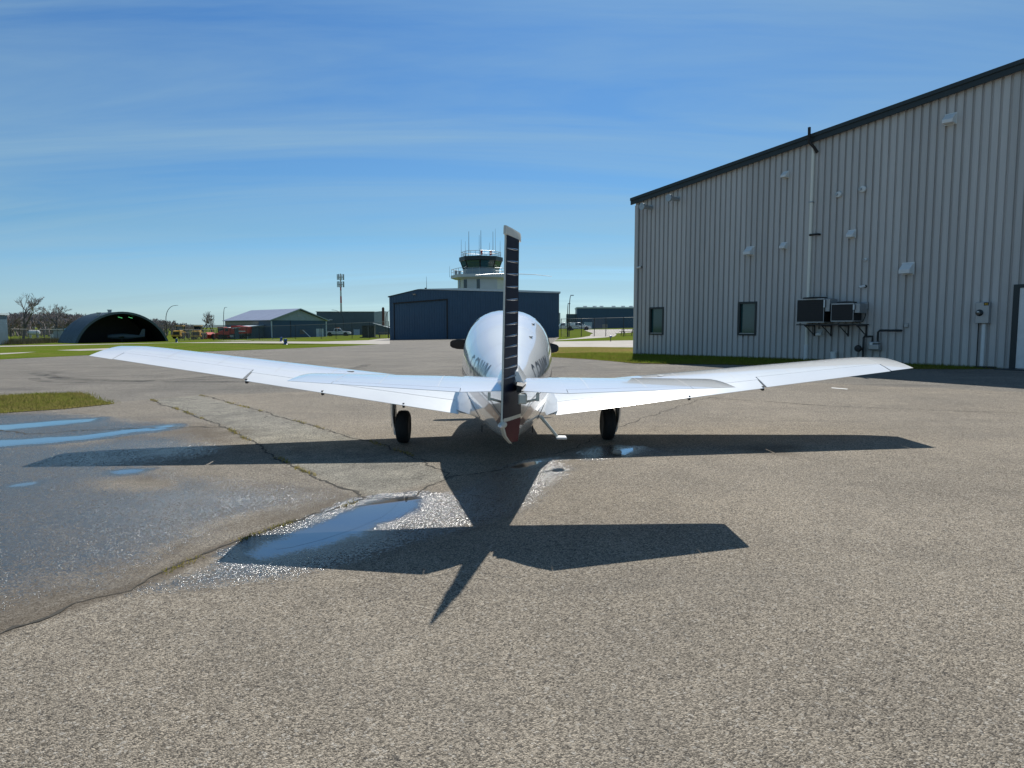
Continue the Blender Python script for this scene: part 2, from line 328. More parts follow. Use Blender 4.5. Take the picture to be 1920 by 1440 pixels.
DRY = [xy([(-4.404,7.18,0.072),(-4.207,7.388,0.078),(-3.666,7.24,0.082),(-3.481,6.889,0.078),(-3.823,6.797,0.073),(-4.193,6.921,0.07)])]
DAMP = [xy([(-3.294,2.866,0.011),(-2.873,3.712,0.031),(-2.678,4.066,0.039),(-2.468,4.274,0.045),(-2.375,4.566,0.051),(-2.576,4.887,0.054),(-2.909,4.663,0.046),(-3.174,4.401,0.039),(-3.781,3.311,0.013)]),
        xy([(-7.798,11.023,0.099),(-5.654,11.424,0.131),(-4.112,10.458,0.132),(-3.993,9.388,0.115),(-5.682,9.493,0.097),(-7.355,10.388,0.093)]), xy([(-4.404,7.133,0.072),(-4.233,7.541,0.081),(-3.621,7.384,0.085),(-2.596,6.827,0.087),(-1.668,6.578,0.094),(-1.384,6.467,0.095),(-1.769,5.559,0.075),(-2.153,5.297,0.066),(-2.399,5.582,0.068),(-1.774,6.582,0.093),(-3.537,7.093,0.081)]),
        xy([(2.814,8.602,0.181),(3.282,8.863,0.191),(3.758,8.834,0.196),(3.775,8.476,0.19),(3.351,8.171,0.179),(2.931,8.259,0.176)])]
SEAM = xy([(-3.337,2.801,0.009),(-3.078,3.275,0.021),(-2.853,3.686,0.03),(-2.776,3.832,0.034),(-2.663,4.042,0.039),(-2.453,4.248,0.045),(-2.362,4.47,0.049),(-2.268,4.811,0.056),(-2.138,5.156,0.064),(-1.939,5.537,0.073),(-1.647,5.924,0.083),(-1.368,6.389,0.094)])
SEAM2 = xy([(-1.368,6.389,0.094),(-0.946,6.448,0.1),(-0.624,7.166,0.116),(-0.317,7.297,0.122),(0.255,8.094,0.142),(0.672,8.521,0.154),(1.018,9.235,0.171),(1.526,10.215,0.193),(2.734,12.019,0.238),(4.017,13.862,0.285)])
STRIP_L = xy([(-7.676,14.514,0.161),(-6.206,12.759,0.147),(-4.582,10.795,0.133),(-3.171,8.743,0.114),(-2.422,7.661,0.104),(-1.742,6.875,0.098),(-1.368,6.389,0.094)])
STRIP_R = xy([(-7.021,15.326,0.182),(-5.344,13.365,0.168),(-3.82,11.581,0.155),(-2.511,9.973,0.142),(-1.896,9.259,0.137),(-1.341,8.502,0.131),(-0.768,7.472,0.12),(-0.624,7.166,0.116)])
PUD_MAIN = xy([(-1.913,4.888,0.062),(-1.879,5.123,0.066),(-1.717,5.389,0.073),(-1.484,5.837,0.083),(-1.327,6.238,0.092),(-1.132,6.341,0.096),(-0.922,6.389,0.099),(-0.922,6.045,0.093),(-0.983,5.754,0.088),(-1.16,5.396,0.079),(-1.412,5.058,0.071),(-1.629,4.857,0.065),(-1.801,4.796,0.062)])
PUD_UP = xy([(-9.957,10.372,0.063),(-8.476,11.234,0.095),(-7.902,11.561,0.107),(-7.274,11.845,0.119),(-7.178,11.537,0.115),(-7.616,11.01,0.101),(-8.043,10.654,0.09),(-9.507,9.897,0.06)])
PUD_LOW = xy([(-8.719,9.065,0.055),(-7.38,9.763,0.082),(-6.45,10.119,0.099),(-5.893,10.707,0.116),(-5.499,10.966,0.125),(-5.503,10.604,0.119),(-5.799,10.237,0.109),(-6.206,9.731,0.095),(-6.704,9.455,0.085),(-7.035,9.3,0.078),(-8.306,8.628,0.052)])
PUD_EDGE = xy([(-5.266,7.014,0.06),(-5.205,7.148,0.063),(-5.075,7.188,0.065),(-5.039,7.071,0.063),(-5.158,6.965,0.06)]); PUD_WING = xy([(-4.557,7.636,0.078),(-4.433,7.736,0.082),(-4.212,7.725,0.084),(-4.232,7.593,0.082),(-4.402,7.524,0.078)])
PUD_WHEEL = xy([(1.286,8.32,0.158),(1.386,8.617,0.164),(1.613,8.709,0.169),(1.627,8.603,0.167),(1.485,8.407,0.162),(1.367,8.251,0.158)]); PUD_TAIL = xy([(-0.03,7.62,0.131),(0.155,7.862,0.137),(0.365,7.982,0.142),(0.297,7.825,0.138),(0.09,7.587,0.132)])
PUDDLES = [(PUD_MAIN, 0.25), (PUD_UP, 0.25), (PUD_LOW, 0.25), (PUD_EDGE, 0.12), (PUD_WING, 0.12), (PUD_WHEEL, 0.12), (PUD_TAIL, 0.12)]
STRIP = STRIP_L + STRIP_R[::-1]
xs = np.unique(np.concatenate([np.arange(-75, 61, 5.0), np.arange(-11.5, 11.01, 0.08)])); ys = np.unique(np.concatenate([np.arange(-15, 101, 5.0), np.arange(1.5, 17.01, 0.07)]))
xs = xs[np.concatenate([[True], np.diff(xs) > 1e-3])]; ys = ys[np.concatenate([[True], np.diff(ys) > 1e-3])]
X, Y = np.meshgrid(xs, ys); nx, ny = len(xs), len(ys)
co = np.stack([X, Y, zg(X, Y)], -1).reshape(-1, 3)
idx = np.arange(nx * ny).reshape(ny, nx)
quads = np.stack([idx[:-1, :-1], idx[:-1, 1:], idx[1:, 1:], idx[1:, :-1]], -1).reshape(-1, 4)
me = bpy.data.meshes.new('apron'); me.vertices.add(len(co)); me.vertices.foreach_set('co', co.ravel())
me.loops.add(quads.size); me.loops.foreach_set('vertex_index', quads.ravel()); me.polygons.add(len(quads)); me.polygons.foreach_set('loop_start', np.arange(0, quads.size, 4)); me.update()
near = (X > -12) & (X < 12) & (Y < 19)
wet = np.zeros(X.shape); damp = np.zeros(X.shape); strip = np.zeros(X.shape)
px_, py_ = X[near], Y[near]
w = np.zeros(px_.shape)
for p in WET: w = np.maximum(w, 0.60*soft(px_, py_, p, 0.5) if p is WET[0] or p is WET[1] else 0.74*soft(px_, py_, p, 0.20))
for p in DRY: w = np.minimum(w, 0.6*(1 - soft(px_, py_, p, 0.3)))
dp = np.zeros(px_.shape)
for p, sw_ in PUDDLES: dp = np.maximum(dp, (0.60 + 0.62*soft(px_, py_, p, sw_)) * (soft(px_, py_, p, sw_) > 0.01))
d = np.zeros(px_.shape)
for p in DAMP: d = np.maximum(d, soft(px_, py_, p, 0.6))
d = np.maximum(d, 0.95 * np.exp(-(seg_dist(px_, py_, SEAM) / 0.13) ** 2)); d = np.maximum(d, 0.6 * np.clip(w * 3.6, 0, 1) * (w < 0.3))
wet[near] = np.maximum(w, dp); damp[near] = d; strip[near] = soft(px_, py_, STRIP, 0.08)
# older grey surfacing starts beyond the tan slab
gl = np.interp(X, [-75, -9, -7, -3, 1, 4, 8, 12, 60], [12.5, 13.2, 15.5, 16.0, 17.5, 19, 16, 13.2, 12])
grey = np.clip((Y - gl) / 0.5 + 0.5, 0, 1) * 0.85; left_old = soft(X, Y, [(-75, 0)] + SEAM + STRIP_L[::-1] + [(-9, 15), (-75, 13)], 0.1); grey = np.maximum(grey, left_old * 0.28)
ca = me.color_attributes.new('surface', 'FLOAT_COLOR', 'POINT')
ca.data.foreach_set('color', np.stack([wet, damp, grey, strip], -1).astype(np.float32).ravel())
me.materials.append(M['asphalt']); apron = bpy.data.objects.new('apron', me); COL.objects.link(apron)
tag(apron, 'weathered tan asphalt apron with wet patches', None, None, 'structure')

ground = sheet('ground', [(-3500, -30), (3500, -30), (3500, 4500), (-3500, 4500)], -0.012, M['grass'], 'flat grassland reaching to the horizon')

# far lawns and lanes, each a sheet above the one below
def gs(l): return xy(l)
LAWN_L = gs([(-25.489,34.055,0.095),(-25.108,35.789,0.097),(-23.985,38.962,0.105),(-21.221,41.273,0.138),(-18.497,43.979,0.171),(-14.947,47.994,0.217),(-12.854,51.605,0.245),(-10.949,56.729,0.271),(-18.726,60.155,0.146),(-22.776,62.398,0.078),(-27.67,68.377,-0.015),(-45.309,90.703,-0.411),(-50.465,85.323,-0.484),(-54.272,82.519,-0.54),(-52.028,69.611,-0.431)]) 
sheet('lawn', [(-75, LAWN_L[0][1] - 2.0)] + LAWN_L + [(-75, LAWN_L[-1][1] + 3)], 0.008, M['grass'], 'green lawn strip beyond the left wing tip', jag=0.06)
FAR_L = gs([(-76.392,102.237,-1.079),(-84.066,127.861,-1.283),(-82.888,140.193,-1.3),(-78.19,156.583,-1.3),(-50.303,115.476,-0.634),(-33.031,88.458,-0.166),(-21.208,75.726,0.081),(-16.748,79.749,0.155),(-17.644,91.482,0.124)])
sheet('far_lawn', [(-75, FAR_L[0][1])] + FAR_L + [(-16.63,93.385,0.142)[:2], (-14.0, 101), (-75, 101)], 0.008, M['grass'], 'lawn in front of the far buildings on the left')
sheet('lane', [(-75, FAR_L[0][1] - 6.5)] + gs([(-52.028,69.611,-0.431),(-54.272,82.519,-0.54),(-50.465,85.323,-0.484),(-45.309,90.703,-0.411),(-27.67,68.377,-0.015),(-22.776,62.398,0.078),(-18.726,60.155,0.146),(-10.949,56.729,0.271),(-10.219,57.346,0.282),(-16.63,93.385,0.142),(-17.644,91.482,0.124),(-16.748,79.749,0.155),(-21.208,75.726,0.081),(-33.031,88.458,-0.166),(-50.303,115.476,-0.634),(-78.19,156.583,-1.3),(-82.888,140.193,-1.3),(-84.066,127.861,-1.283),(-76.392,102.237,-1.079)]) + [(-75, FAR_L[0][1] - .5)], 0.004, M['path'], 'pale taxi lane between the lawns')
sheet('lane', gs([(-34.177,45.697,-0.053),(-33.568,48.421,-0.052),(-32.288,45.048,-0.024),(-31.826,42.547,-0.01)]), 0.014, M['path'], 'thin pale strip across the left lawn')
sheet('lane', gs([(-34.922,52.447,-0.085),(-34.777,55.137,-0.092),(-33.94,57.738,-0.087),(-30.051,50.773,-0.008),(-31.205,49.464,-0.021)]), 0.014, M['path'], 'short pale slab in the left lawn')
LAWN_R = gs([(1.539,29.046,0.436),(2.928,26.822,0.45),(4.22,23.73,0.457),(5.417,23.147,0.461),(7.36,22.463,0.472),(9.282,21.241,0.473),(10.765,20.281,0.474),(12.675,19.801,0.488),(14.136,19.685,0.503)])
sheet('lawn', LAWN_R + gs([(14.476,20.34,0.518)]) + [(14.1, 20.2), (5.9, 30.6), (6.6, 37)] + gs([(7.029,39.774,0.52),(4.552,41.765,0.49),(2.243,42.369,0.459)]), 0.008, M['grass_dry'], 'half dry lawn beside the grey hangar', jag=0.05)
MID_R = gs([(3.569,57.351,0.496),(6.179,56.737,0.535),(10.036,56.837,0.595)])
sheet('lane', gs([(1.913,40.961,0.453),(4.508,41.365,0.489),(6.95,39.326,0.518)]) + [(9, 40), (30, 52), (30, 60)] + gs([(10.036,56.837,0.595),(6.179,56.737,0.535),(3.569,57.351,0.496)]) , 0.004, M['path'], 'pale taxi lane passing the corner of the grey hangar')
sheet('lawn', MID_R + [(30, 58.5), (45, 101), (5.4, 101)] + gs([(5.276,76.243,0.549),(4.132,64.006,0.513)]), 0.008, M['grass'], 'green lawn around the far driveway')
sheet('driveway', gs([(3.768,60.551,0.503),(6.016,64.466,0.544),(9.247,69.949,0.608),(11.228,75.217,0.652),(13.309,87.355,0.718),(15,100.007,0.783)]) + gs([(12.097,102.405,0.729),(10.769,93.616,0.683),(9.232,81.339,0.629),(7.324,72.453,0.579),(5.075,65.251,0.53),(3.904,62.735,0.508)]), 0.014, M['path'], 'pale driveway curving up to the fence gate')
sheet('parking_lot', gs([(14.696,97.975,0.771),(12.163,102.29,0.73),(13.532,120.934,0.803),(16.39,155.12,0.893),(19.02,180.025,0.956),(27.931,158.404,1.17),(18.194,103.139,0.857)]), 0.020, M['path'], 'pale yard in front of the far blue building')
ISLAND = gs([(-11.756,15.637,0.133),(-11.245,15.958,0.144),(-10.191,16.071,0.158),(-9.706,15.592,0.156),(-8.978,14.729,0.149),(-8.14,13.939,0.145),(-8.394,13.55,0.136),(-8.689,13.187,0.126),(-9.129,12.928,0.116),(-9.552,12.678,0.107)])
island_poly = [(-16.0, ISLAND[0][1]+.1)] + ISLAND + [(-16.0, ISLAND[-1][1]-.1)]
sheet('grass_island', island_poly, 0.010, M['grass_dry'], 'small grass patch in the asphalt at the left edge', jag=0.10)

def blades(name, poly, n, h0, h1, label, m, clump=0.0):
    xs_ = [p[0] for p in poly]; ys_ = [p[1] for p in poly]; P = []
    while len(P) < n:
        q = RNG.uniform((min(xs_), min(ys_)), (max(xs_), max(ys_)), (n, 2)); q = q[inside(q[:, 0], q[:, 1], poly)]
        P += list(q)
    P = np.array(P[:n]) + RNG.normal(0, 0.08, (n, 2)); hh = RNG.uniform(h0, h1, n) * (0.6 + 0.8 * RNG.random(n)); a = RNG.uniform(0, 6.283, n); wd = RNG.uniform(0.003, 0.007, n) * (h1 / 0.06) ** 0.5
    z = zg(P[:, 0], P[:, 1]); ln = RNG.normal(0, 0.45, (n, 2)) * hh[:, None]
    v = np.zeros((n, 3, 3)); v[:, 0, 0] = P[:, 0] - np.cos(a)*wd; v[:, 0, 1] = P[:, 1] - np.sin(a)*wd; v[:, 1, 0] = P[:, 0] + np.cos(a)*wd; v[:, 1, 1] = P[:, 1] + np.sin(a)*wd
    v[:, 2, 0] = P[:, 0] + ln[:, 0]; v[:, 2, 1] = P[:, 1] + ln[:, 1]; v[:, 0, 2] = z; v[:, 1, 2] = z; v[:, 2, 2] = z + hh
    me = bpy.data.meshes.new(name); me.from_pydata(v.reshape(-1, 3).tolist(), [], np.arange(3*n).reshape(n, 3).tolist()); me.materials.append(m)
    o = bpy.data.objects.new(name, me); COL.objects.link(o); return tag(o, label, 'grass', None, 'stuff')
M['blade'] = mat('blade', (0.15, 0.18, 0.03), 0.7, noise=0.5, nscale=3.0, col2=(0.20, 0.16, 0.07), spec=0.2)
M['blade_green'] = mat('blade_green', (0.12, 0.19, 0.02), 0.7, noise=0.4, nscale=1.0, col2=(0.19, 0.18, 0.04), spec=0.2)
M['weed'] = mat('weed', (0.34, 0.26, 0.11), 0.8, noise=0.4, nscale=5, col2=(0.22, 0.21, 0.05), spec=0.1)
for nm_ in ('blade', 'blade_green', 'weed'):      # thin leaves let the light through
    nt = M[nm_].node_tree; b = nt.nodes['Principled BSDF']; src = b.inputs['Base Color'].links[0].from_socket; out = [n for n in nt.nodes if n.type == 'OUTPUT_MATERIAL'][0]
    df = nt.nodes.new('ShaderNodeBsdfDiffuse'); tl = nt.nodes.new('ShaderNodeBsdfTranslucent'); mxs = nt.nodes.new('ShaderNodeMixShader'); mxs.inputs[0].default_value = 0.5
    nt.links.new(src, df.inputs[0]); nt.links.new(src, tl.inputs[0]); nt.links.new(df.outputs[0], mxs.inputs[1]); nt.links.new(tl.outputs[0], mxs.inputs[2]); nt.links.new(mxs.outputs[0], out.inputs[0])
blades('grass_blades', island_poly, 26000, 0.03, 0.075, 'grass blades of the small patch in the asphalt', M['blade'])
blades('grass_blades', LAWN_R + [(14.1, 20.2), (5.9, 30.6)] + gs([(4.059,32.563,0.471),(1.698,32.049,0.441)]), 42000, 0.04, 0.09, 'grass blades along the foot of the grey hangar', M['blade_green'])

# joints between the slabs: dirt filled cracks with weeds
M['crack'] = mat('crack', (0.05, 0.045, 0.035), 0.95, noise=0.5, nscale=12)
def crack(line, w0, w1, label, step=0.05):
    pts = [Vector(p) for p in line]; out = []
    for a, b in zip(pts[:-1], pts[1:]):
        k = max(1, int((b - a).length / step))
        for j in range(k): out.append(a.lerp(b, j / k))
    out.append(pts[-1]); mb = MB(); L, R = [], []; off = 0
    for i, p in enumerate(out):
        t = (out[min(i+1, len(out)-1)] - out[max(i-1, 0)]).normalized(); n = Vector((-t.y, t.x)); off = 0.80*off + random.gauss(0, 0.018); w = w0 + (w1-w0)*random.random()**2.5
        q = p + n*off; l, r = q + n*w, q - n*w
        L.append((l.x, l.y, float(zg(l.x, l.y)) + 0.004)); R.append((r.x, r.y, float(zg(r.x, r.y)) + 0.004))
    mb.add(L + R, [(i, i+1, len(L)+i+1, len(L)+i) for i in range(len(L)-1)])
    o = mb.build('pavement_crack', M['crack']); tag(o, label, None, None, 'structure'); return out
c1 = crack(SEAM, 0.004, 0.022, 'dirty joint running along the wet pavement edge')
c2 = crack(SEAM2, 0.004, 0.014, 'dark joint running under the tail to the right wheel')
c3 = crack(STRIP_L, 0.008, 0.026, 'weedy joint on the left of the pale strip'); c4 = crack(STRIP_R, 0.006, 0.022, 'weedy joint on the right of the pale strip')
crack(xy([(4.017,13.862,0.285),(4.754,13.188,0.282),(5.796,12.32,0.279),(6.856,11.811,0.283),(8.459,11.228,0.291)]), 0.006, 0.02, 'joint crossing the apron behind the right wing')
crack(xy([(-8.103,10.733,0.091),(-7.286,10.289,0.092),(-6.604,10.63,0.106),(-5.021,10.826,0.128),(-4.43,10.63,0.131)]), 0.008, 0.03, 'brown joint between the two long puddles')
def weeds(line, n, label, h=0.05):
    v, f = [], []
    for _ in range(n):
        i = random.randrange(len(line)); p = line[i]; t = math.sin(i * 0.37) + math.sin(i * 0.11 + 2)
        if t < 0.35: continue
        x, y = p.x + random.gauss(0, 0.022), p.y + random.gauss(0, 0.022); z = float(zg(x, y)); a = random.uniform(0, 6.28); hh = random.uniform(0.3, 1) * h; w = random.uniform(0.003, 0.007); b = len(v)
        v += [(x - math.cos(a)*w, y - math.sin(a)*w, z), (x + math.cos(a)*w, y + math.sin(a)*w, z), (x + random.gauss(0, hh*.6), y + random.gauss(0, hh*.6), z + hh)]; f.append((b, b+1, b+2))
    MBx = MB().add(v, f); o = MBx.build('weeds', M['weed']); tag(o, label, 'weeds', None, 'stuff')
weeds(c3, 1500, 'dry weeds in the left joint of the pale strip'); weeds(c4, 1100, 'dry weeds in the right joint of the pale strip', 0.045); weeds(c1, 900, 'low weeds along the wet pavement edge', 0.03)

# standing water: the deepest part of each puddle; its margin is the wet film of the asphalt itself
def water_mat():
    m = mat('water', (0.04, 0.039, 0.036), 0.02, spec=1.0, coat=1.0); m.node_tree.nodes['Principled BSDF'].inputs['Coat IOR'].default_value = 1.75; m.node_tree.nodes['Principled BSDF'].inputs['Coat Roughness'].default_value = 0.02
    nt = m.node_tree; g = nt.nodes.new('ShaderNodeNewGeometry'); n = nt.nodes.new('ShaderNodeTexNoise'); n.inputs['Scale'].default_value = 6; n.inputs['Detail'].default_value = 2; nt.links.new(g.outputs['Position'], n.inputs['Vector'])
    bp = nt.nodes.new('ShaderNodeBump'); bp.inputs['Strength'].default_value = 0.02; bp.inputs['Distance'].default_value = 0.02; nt.links.new(n.outputs['Fac'], bp.inputs['Height']); nt.links.new(bp.outputs[0], nt.nodes['Principled BSDF'].inputs['Normal'])
    return m
M['water'] = water_mat()
def puddle(poly, label, ins=0.03):
    c = Vector((sum(p[0] for p in poly)/len(poly), sum(p[1] for p in poly)/len(poly)))
    n = len(poly); sg = 1 if sum(poly[i][0]*poly[(i+1)%n][1] - poly[(i+1)%n][0]*poly[i][1] for i in range(n)) > 0 else -1; q = []
    for i in range(n):
        t = (Vector(poly[(i+1)%n]) - Vector(poly[i-1])).normalized(); q.append(tuple(Vector(poly[i]).lerp(c, 0.12) + Vector((-t.y, t.x))*sg*ins))
    return sheet('puddle', q, 0.0008, M['water'], label)
for pl_, lb_ in ((PUD_MAIN, 'long puddle beside the pavement joint reflecting blue sky'), (PUD_UP, 'upper of the two long puddles at the left edge'), (PUD_LOW, 'lower of the two long puddles at the left edge'), (PUD_EDGE, 'smallest puddle near the left edge'),
                 (PUD_WING, 'little puddle just below the left wing shadow'), (PUD_WHEEL, 'small puddle in the shadow by the right wheel'), (PUD_TAIL, 'thin puddle in the shadow behind the tail')): puddle(pl_, lb_, 0.09 if pl_ is PUD_MAIN else 0.03)
# rubber scuffs where aircraft swing round on the far asphalt
def scuff_mat():
    m = bpy.data.materials.new('tyre_rubber_mark'); m.use_nodes = True; nt = m.node_tree; b = nt.nodes['Principled BSDF']; b.inputs['Base Color'].default_value = (0.05, 0.048, 0.045, 1); b.inputs['Roughness'].default_value = 0.9
    g = nt.nodes.new('ShaderNodeNewGeometry'); n = nt.nodes.new('ShaderNodeTexNoise'); n.inputs['Scale'].default_value = 1.4; n.inputs['Detail'].default_value = 6; n.inputs['Roughness'].default_value = 0.7; nt.links.new(g.outputs['Position'], n.inputs['Vector'])
    r = nt.nodes.new('ShaderNodeValToRGB'); r.color_ramp.elements[0].position = 0.38; r.color_ramp.elements[0].color = (0, 0, 0, 1); r.color_ramp.elements[1].position = 0.75; r.color_ramp.elements[1].color = (0.55, 0.55, 0.55, 1); nt.links.new(n.outputs['Fac'], r.inputs[0]); nt.links.new(r.outputs[0], b.inputs['Alpha']); return m
M['scuff'] = scuff_mat()
def arc_mark(cx, cy, R, a0, a1, w, label):
    n = 40; L_, R_ = [], []
    for k in range(n+1):
        a = math.radians(a0 + (a1-a0)*k/n)
        for lst, rr in ((L_, R-w/2), (R_, R+w/2)): x, y = cx + rr*math.cos(a), cy + rr*math.sin(a); lst.append((x, y, float(zg(x, y)) + 0.005))
    tag(MB().add(L_+R_, [(i, i+1, n+2+i, n+1+i) for i in range(n)]).build('tyre_mark', M['scuff']), label, None, None, 'structure')
arc_mark(-11.5, 22, 3.2, -150, 60, 0.30, 'curved tyre mark beyond the left grass patch'); arc_mark(-10.2, 24, 5.0, -165, 10, 0.35, 'wide curved tyre mark beyond the left grass patch'); arc_mark(-7.0, 30, 11.5, -140, -40, 0.4, 'long tyre mark sweeping behind the left wing'); arc_mark(2, 34, 15.5, -120, -55, 0.4, 'long tyre mark sweeping behind the fuselage')
# painted tie-down mark and a loose stone by the right wheel
tag(MB().add([(p[0], p[1], p[2] + 0.006) for p in ((7.21,15.36,0.348),(7.423,15.059,0.345),(7.351,14.958,0.343),(7.138,15.255,0.345))], [(0,1,2,3)]).build('painted_mark', M['white_plain']), 'short white painted mark on the asphalt behind the right wing', None, None, 'structure')
st = MB(); sp_ = (1.293,8.32,0.158)
st.lathe([(0.0,0),(0.05,0.0),(0.06,0.02),(0.045,0.045),(0.0,0.05)], (sp_[0], sp_[1], sp_[2]), 'z', 7); tag(st.build('stone', M['path']), 'small stone lying in the puddle by the right wheel', 'stone')
# ================================================================ aircraft
YAW, ROLL = 0.0225, 0.016
ac = empty('light_aircraft', (-0.0109, 5.8064, 0), 0, 'white low wing single engine light aircraft parked tail towards the viewer', 'airplane')
ac.rotation_euler = (0, ROLL, YAW)
PW, PN = M['paint_white'], M['paint_navy']

def pchip(xk, yk):
    xk, yk = np.array(xk, float), np.array(yk, float); h_ = np.diff(xk); dl = np.diff(yk) / h_; d_ = np.zeros(len(xk))
    for i in range(1, len(xk)-1):
        if dl[i-1]*dl[i] > 0: w1, w2 = 2*h_[i]+h_[i-1], h_[i]+2*h_[i-1]; d_[i] = (w1+w2)/(w1/dl[i-1]+w2/dl[i])
    d_[0], d_[-1] = dl[0], dl[-1]
    def f(x):
        i = int(np.clip(np.searchsorted(xk, x) - 1, 0, len(xk)-2)); t = (x-xk[i])/h_[i]
        return float((1+2*t)*(1-t)**2*yk[i] + t*(1-t)**2*h_[i]*d_[i] + t*t*(3-2*t)*yk[i+1] + t*t*(t-1)*h_[i]*d_[i+1])
    return f
YK = [0.10, 0.60, 1.50, 2.70, 3.50, 4.30, 4.95, 5.35, 5.80, 6.20, 6.40]
F_hw = pchip(YK, [0.045, 0.155, 0.33, 0.535, 0.605, 0.605, 0.585, 0.565, 0.53, 0.45, 0.36])
F_tp = pchip(YK, [1.275, 1.30, 1.49, 1.785, 1.935, 1.955, 1.83, 1.63, 1.57, 1.53, 1.48])
F_bt = pchip(YK, [0.72, 0.64, 0.56, 0.50, 0.48, 0.50, 0.52, 0.56, 0.64, 0.78, 0.92])
F_zc = pchip(YK, [1.06, 1.07, 1.10, 1.14, 1.16, 1.16, 1.15, 1.15, 1.18, 1.22, 1.22])
F_nt = pchip(YK, [1.9, 2.0, 2.15, 2.4, 2.5, 2.5, 2.5, 2.6, 2.6, 2.4, 2.2]); F_nb = pchip(YK, [1.6, 2.0, 2.9, 3.2, 3.0, 2.8, 2.6, 2.6, 2.5, 2.3, 2.2])
def fus(y, th):
    """point on the skin at station y, th = 0 right side, pi/2 top"""
    c, s_ = math.cos(th), math.sin(th); n = F_nt(y) if s_ >= 0 else F_nb(y); H = (F_tp(y) - F_zc(y)) if s_ >= 0 else (F_zc(y) - F_bt(y))
    return Vector((F_hw(y) * math.copysign(abs(c)**(2/n), c), y, F_zc(y) + H * math.copysign(abs(s_)**(2/n), s_)))
def fus_z(y, z, side, off=0.0):
    zc = F_zc(y); n = F_nt(y) if z >= zc else F_nb(y); H = (F_tp(y)-zc) if z >= zc else (zc-F_bt(y)); q = min(0.9995, abs((z-zc)/H))
    return Vector((side * (F_hw(y) * (1 - q**n)**(1/n) + off), y, z + off * 0.5 * (1 if z > zc else -1)))
NS = 44; ST = sorted(set([round(v, 3) for v in np.linspace(0.10, 6.40, 50)]))
mb = MB(); mb.loft([[fus(y, 2*math.pi*k/NS) for k in range(NS)] for y in ST], True, True)
fuselage = mb.build('fuselage', PW, ac, 40)
# lap joints of the skins
JG = mat('joint_grey', (0.42, 0.44, 0.46), 0.5)
for y in (1.02, 1.72, 2.45, 3.05, 3.55):
    mb = MB()
    rr = [fus(y, math.pi * k / 36) for k in range(-4, 41)]; r2 = [fus(y + 0.005, math.pi * k / 36) for k in range(-4, 41)]
    cen = Vector((0, y, F_zc(y)))
    mb.add([p + (p - cen).normalized()*0.0015 for p in rr] + [p + (p - cen).normalized()*0.0015 for p in r2], [(i, i+1, len(rr)+i+1, len(rr)+i) for i in range(len(rr)-1)]); mb.build('skin_joint', JG, fuselage)
# stripes down each side
def stripe(zl, zh, y0, y1, m, name='stripe'):
    for side in (-1, 1):
        mb = MB(); A, B, n = [], [], 40
        for i in range(n+1):
            y = y0 + (y1-y0)*i/n; A.append(fus_z(y, zl(y), side, 0.0025)); B.append(fus_z(y, zh(y), side, 0.0025))
        mb.add(A + B, [(i, i+1, n+2+i, n+1+i) for i in range(n)]); mb.build(name, m, fuselage, 60)
zs = lambda y: float(np.interp(y, [0.2, 0.8, 3.2, 6.2], [0.80, 0.915, 1.08, 1.22]))
stripe(lambda y: zs(y) - 0.065, lambda y: zs(y) + 0.05, 0.35, 6.2, M['stripe_taupe'])
stripe(lambda y: zs(y) + 0.075, lambda y: zs(y) + 0.092, 0.35, 6.2, M['letter_dark'])
# registration letters wrapped on both sides
def text_mesh(s, size=1.0):
    cu = bpy.data.curves.new('t', 'FONT'); cu.body = s; cu.size = size; cu.resolution_u = 2; o = bpy.data.objects.new('t', cu); COL.objects.link(o)
    dg = bpy.context.evaluated_depsgraph_get(); me = bpy.data.meshes.new_from_object(o.evaluated_get(dg)); bpy.data.objects.remove(o); return me
tm = text_mesh('C-GNWM'); bm = bmesh.new(); bm.from_mesh(tm)
for k in range(1, 60): bmesh.ops.bisect_plane(bm, geom=bm.verts[:]+bm.edges[:]+bm.faces[:], plane_co=(k*0.08, 0, 0), plane_no=(1,0,0))
for k in range(1, 10): bmesh.ops.bisect_plane(bm, geom=bm.verts[:]+bm.edges[:]+bm.faces[:], plane_co=(0, k*0.08, 0), plane_no=(0,1,0))
tv = [v.co.copy() for v in bm.verts]; bm.verts.index_update(); tf = [[v.index for v in f.verts] for f in bm.faces]; bm.free()
tw = max(v.x for v in tv); thh = max(v.y for v in tv)
for side in (1, -1):
    out = []
    for v in tv:
        u = v.x / tw; y = 1.18 + 1.02*u if side > 0 else 2.20 - 1.02*u
        zlo = zs(y) + 0.17; out.append(fus_z(y, zlo + 0.215 * v.y / thh, side, 0.003))
    MB().add(out, tf).build('registration', M['letter_dark'], fuselage)
# windows
def skin_patch(name, y0, y1, t0, t1, m, off=0.004, ny_=8, nt_=8):
    mb = MB(); P = []
    for i in range(ny_+1):
        y = y0 + (y1-y0)*i/ny_
        for j in range(nt_+1):
            p = fus(y, t0 + (t1-t0)*j/nt_); c = Vector((0, y, F_zc(y))); P.append(p + (p-c).normalized()*off)
    mb.add(P, [(i*(nt_+1)+j, i*(nt_+1)+j+1, (i+1)*(nt_+1)+j+1, (i+1)*(nt_+1)+j) for i in range(ny_) for j in range(nt_)]); return mb.build(name, m, fuselage, 50)
for a0, a1 in ((0.32, 0.98), (math.pi-0.98, math.pi-0.32)):
    skin_patch('cabin_window', 3.38, 3.92, a0, a1, M['glass_dark']); skin_patch('cabin_window', 4.0, 4.62, a0, a1, M['glass_dark'])
skin_patch('windshield', 4.78, 5.30, 0.35, math.pi-0.35, M['glass_dark'], nt_=20)

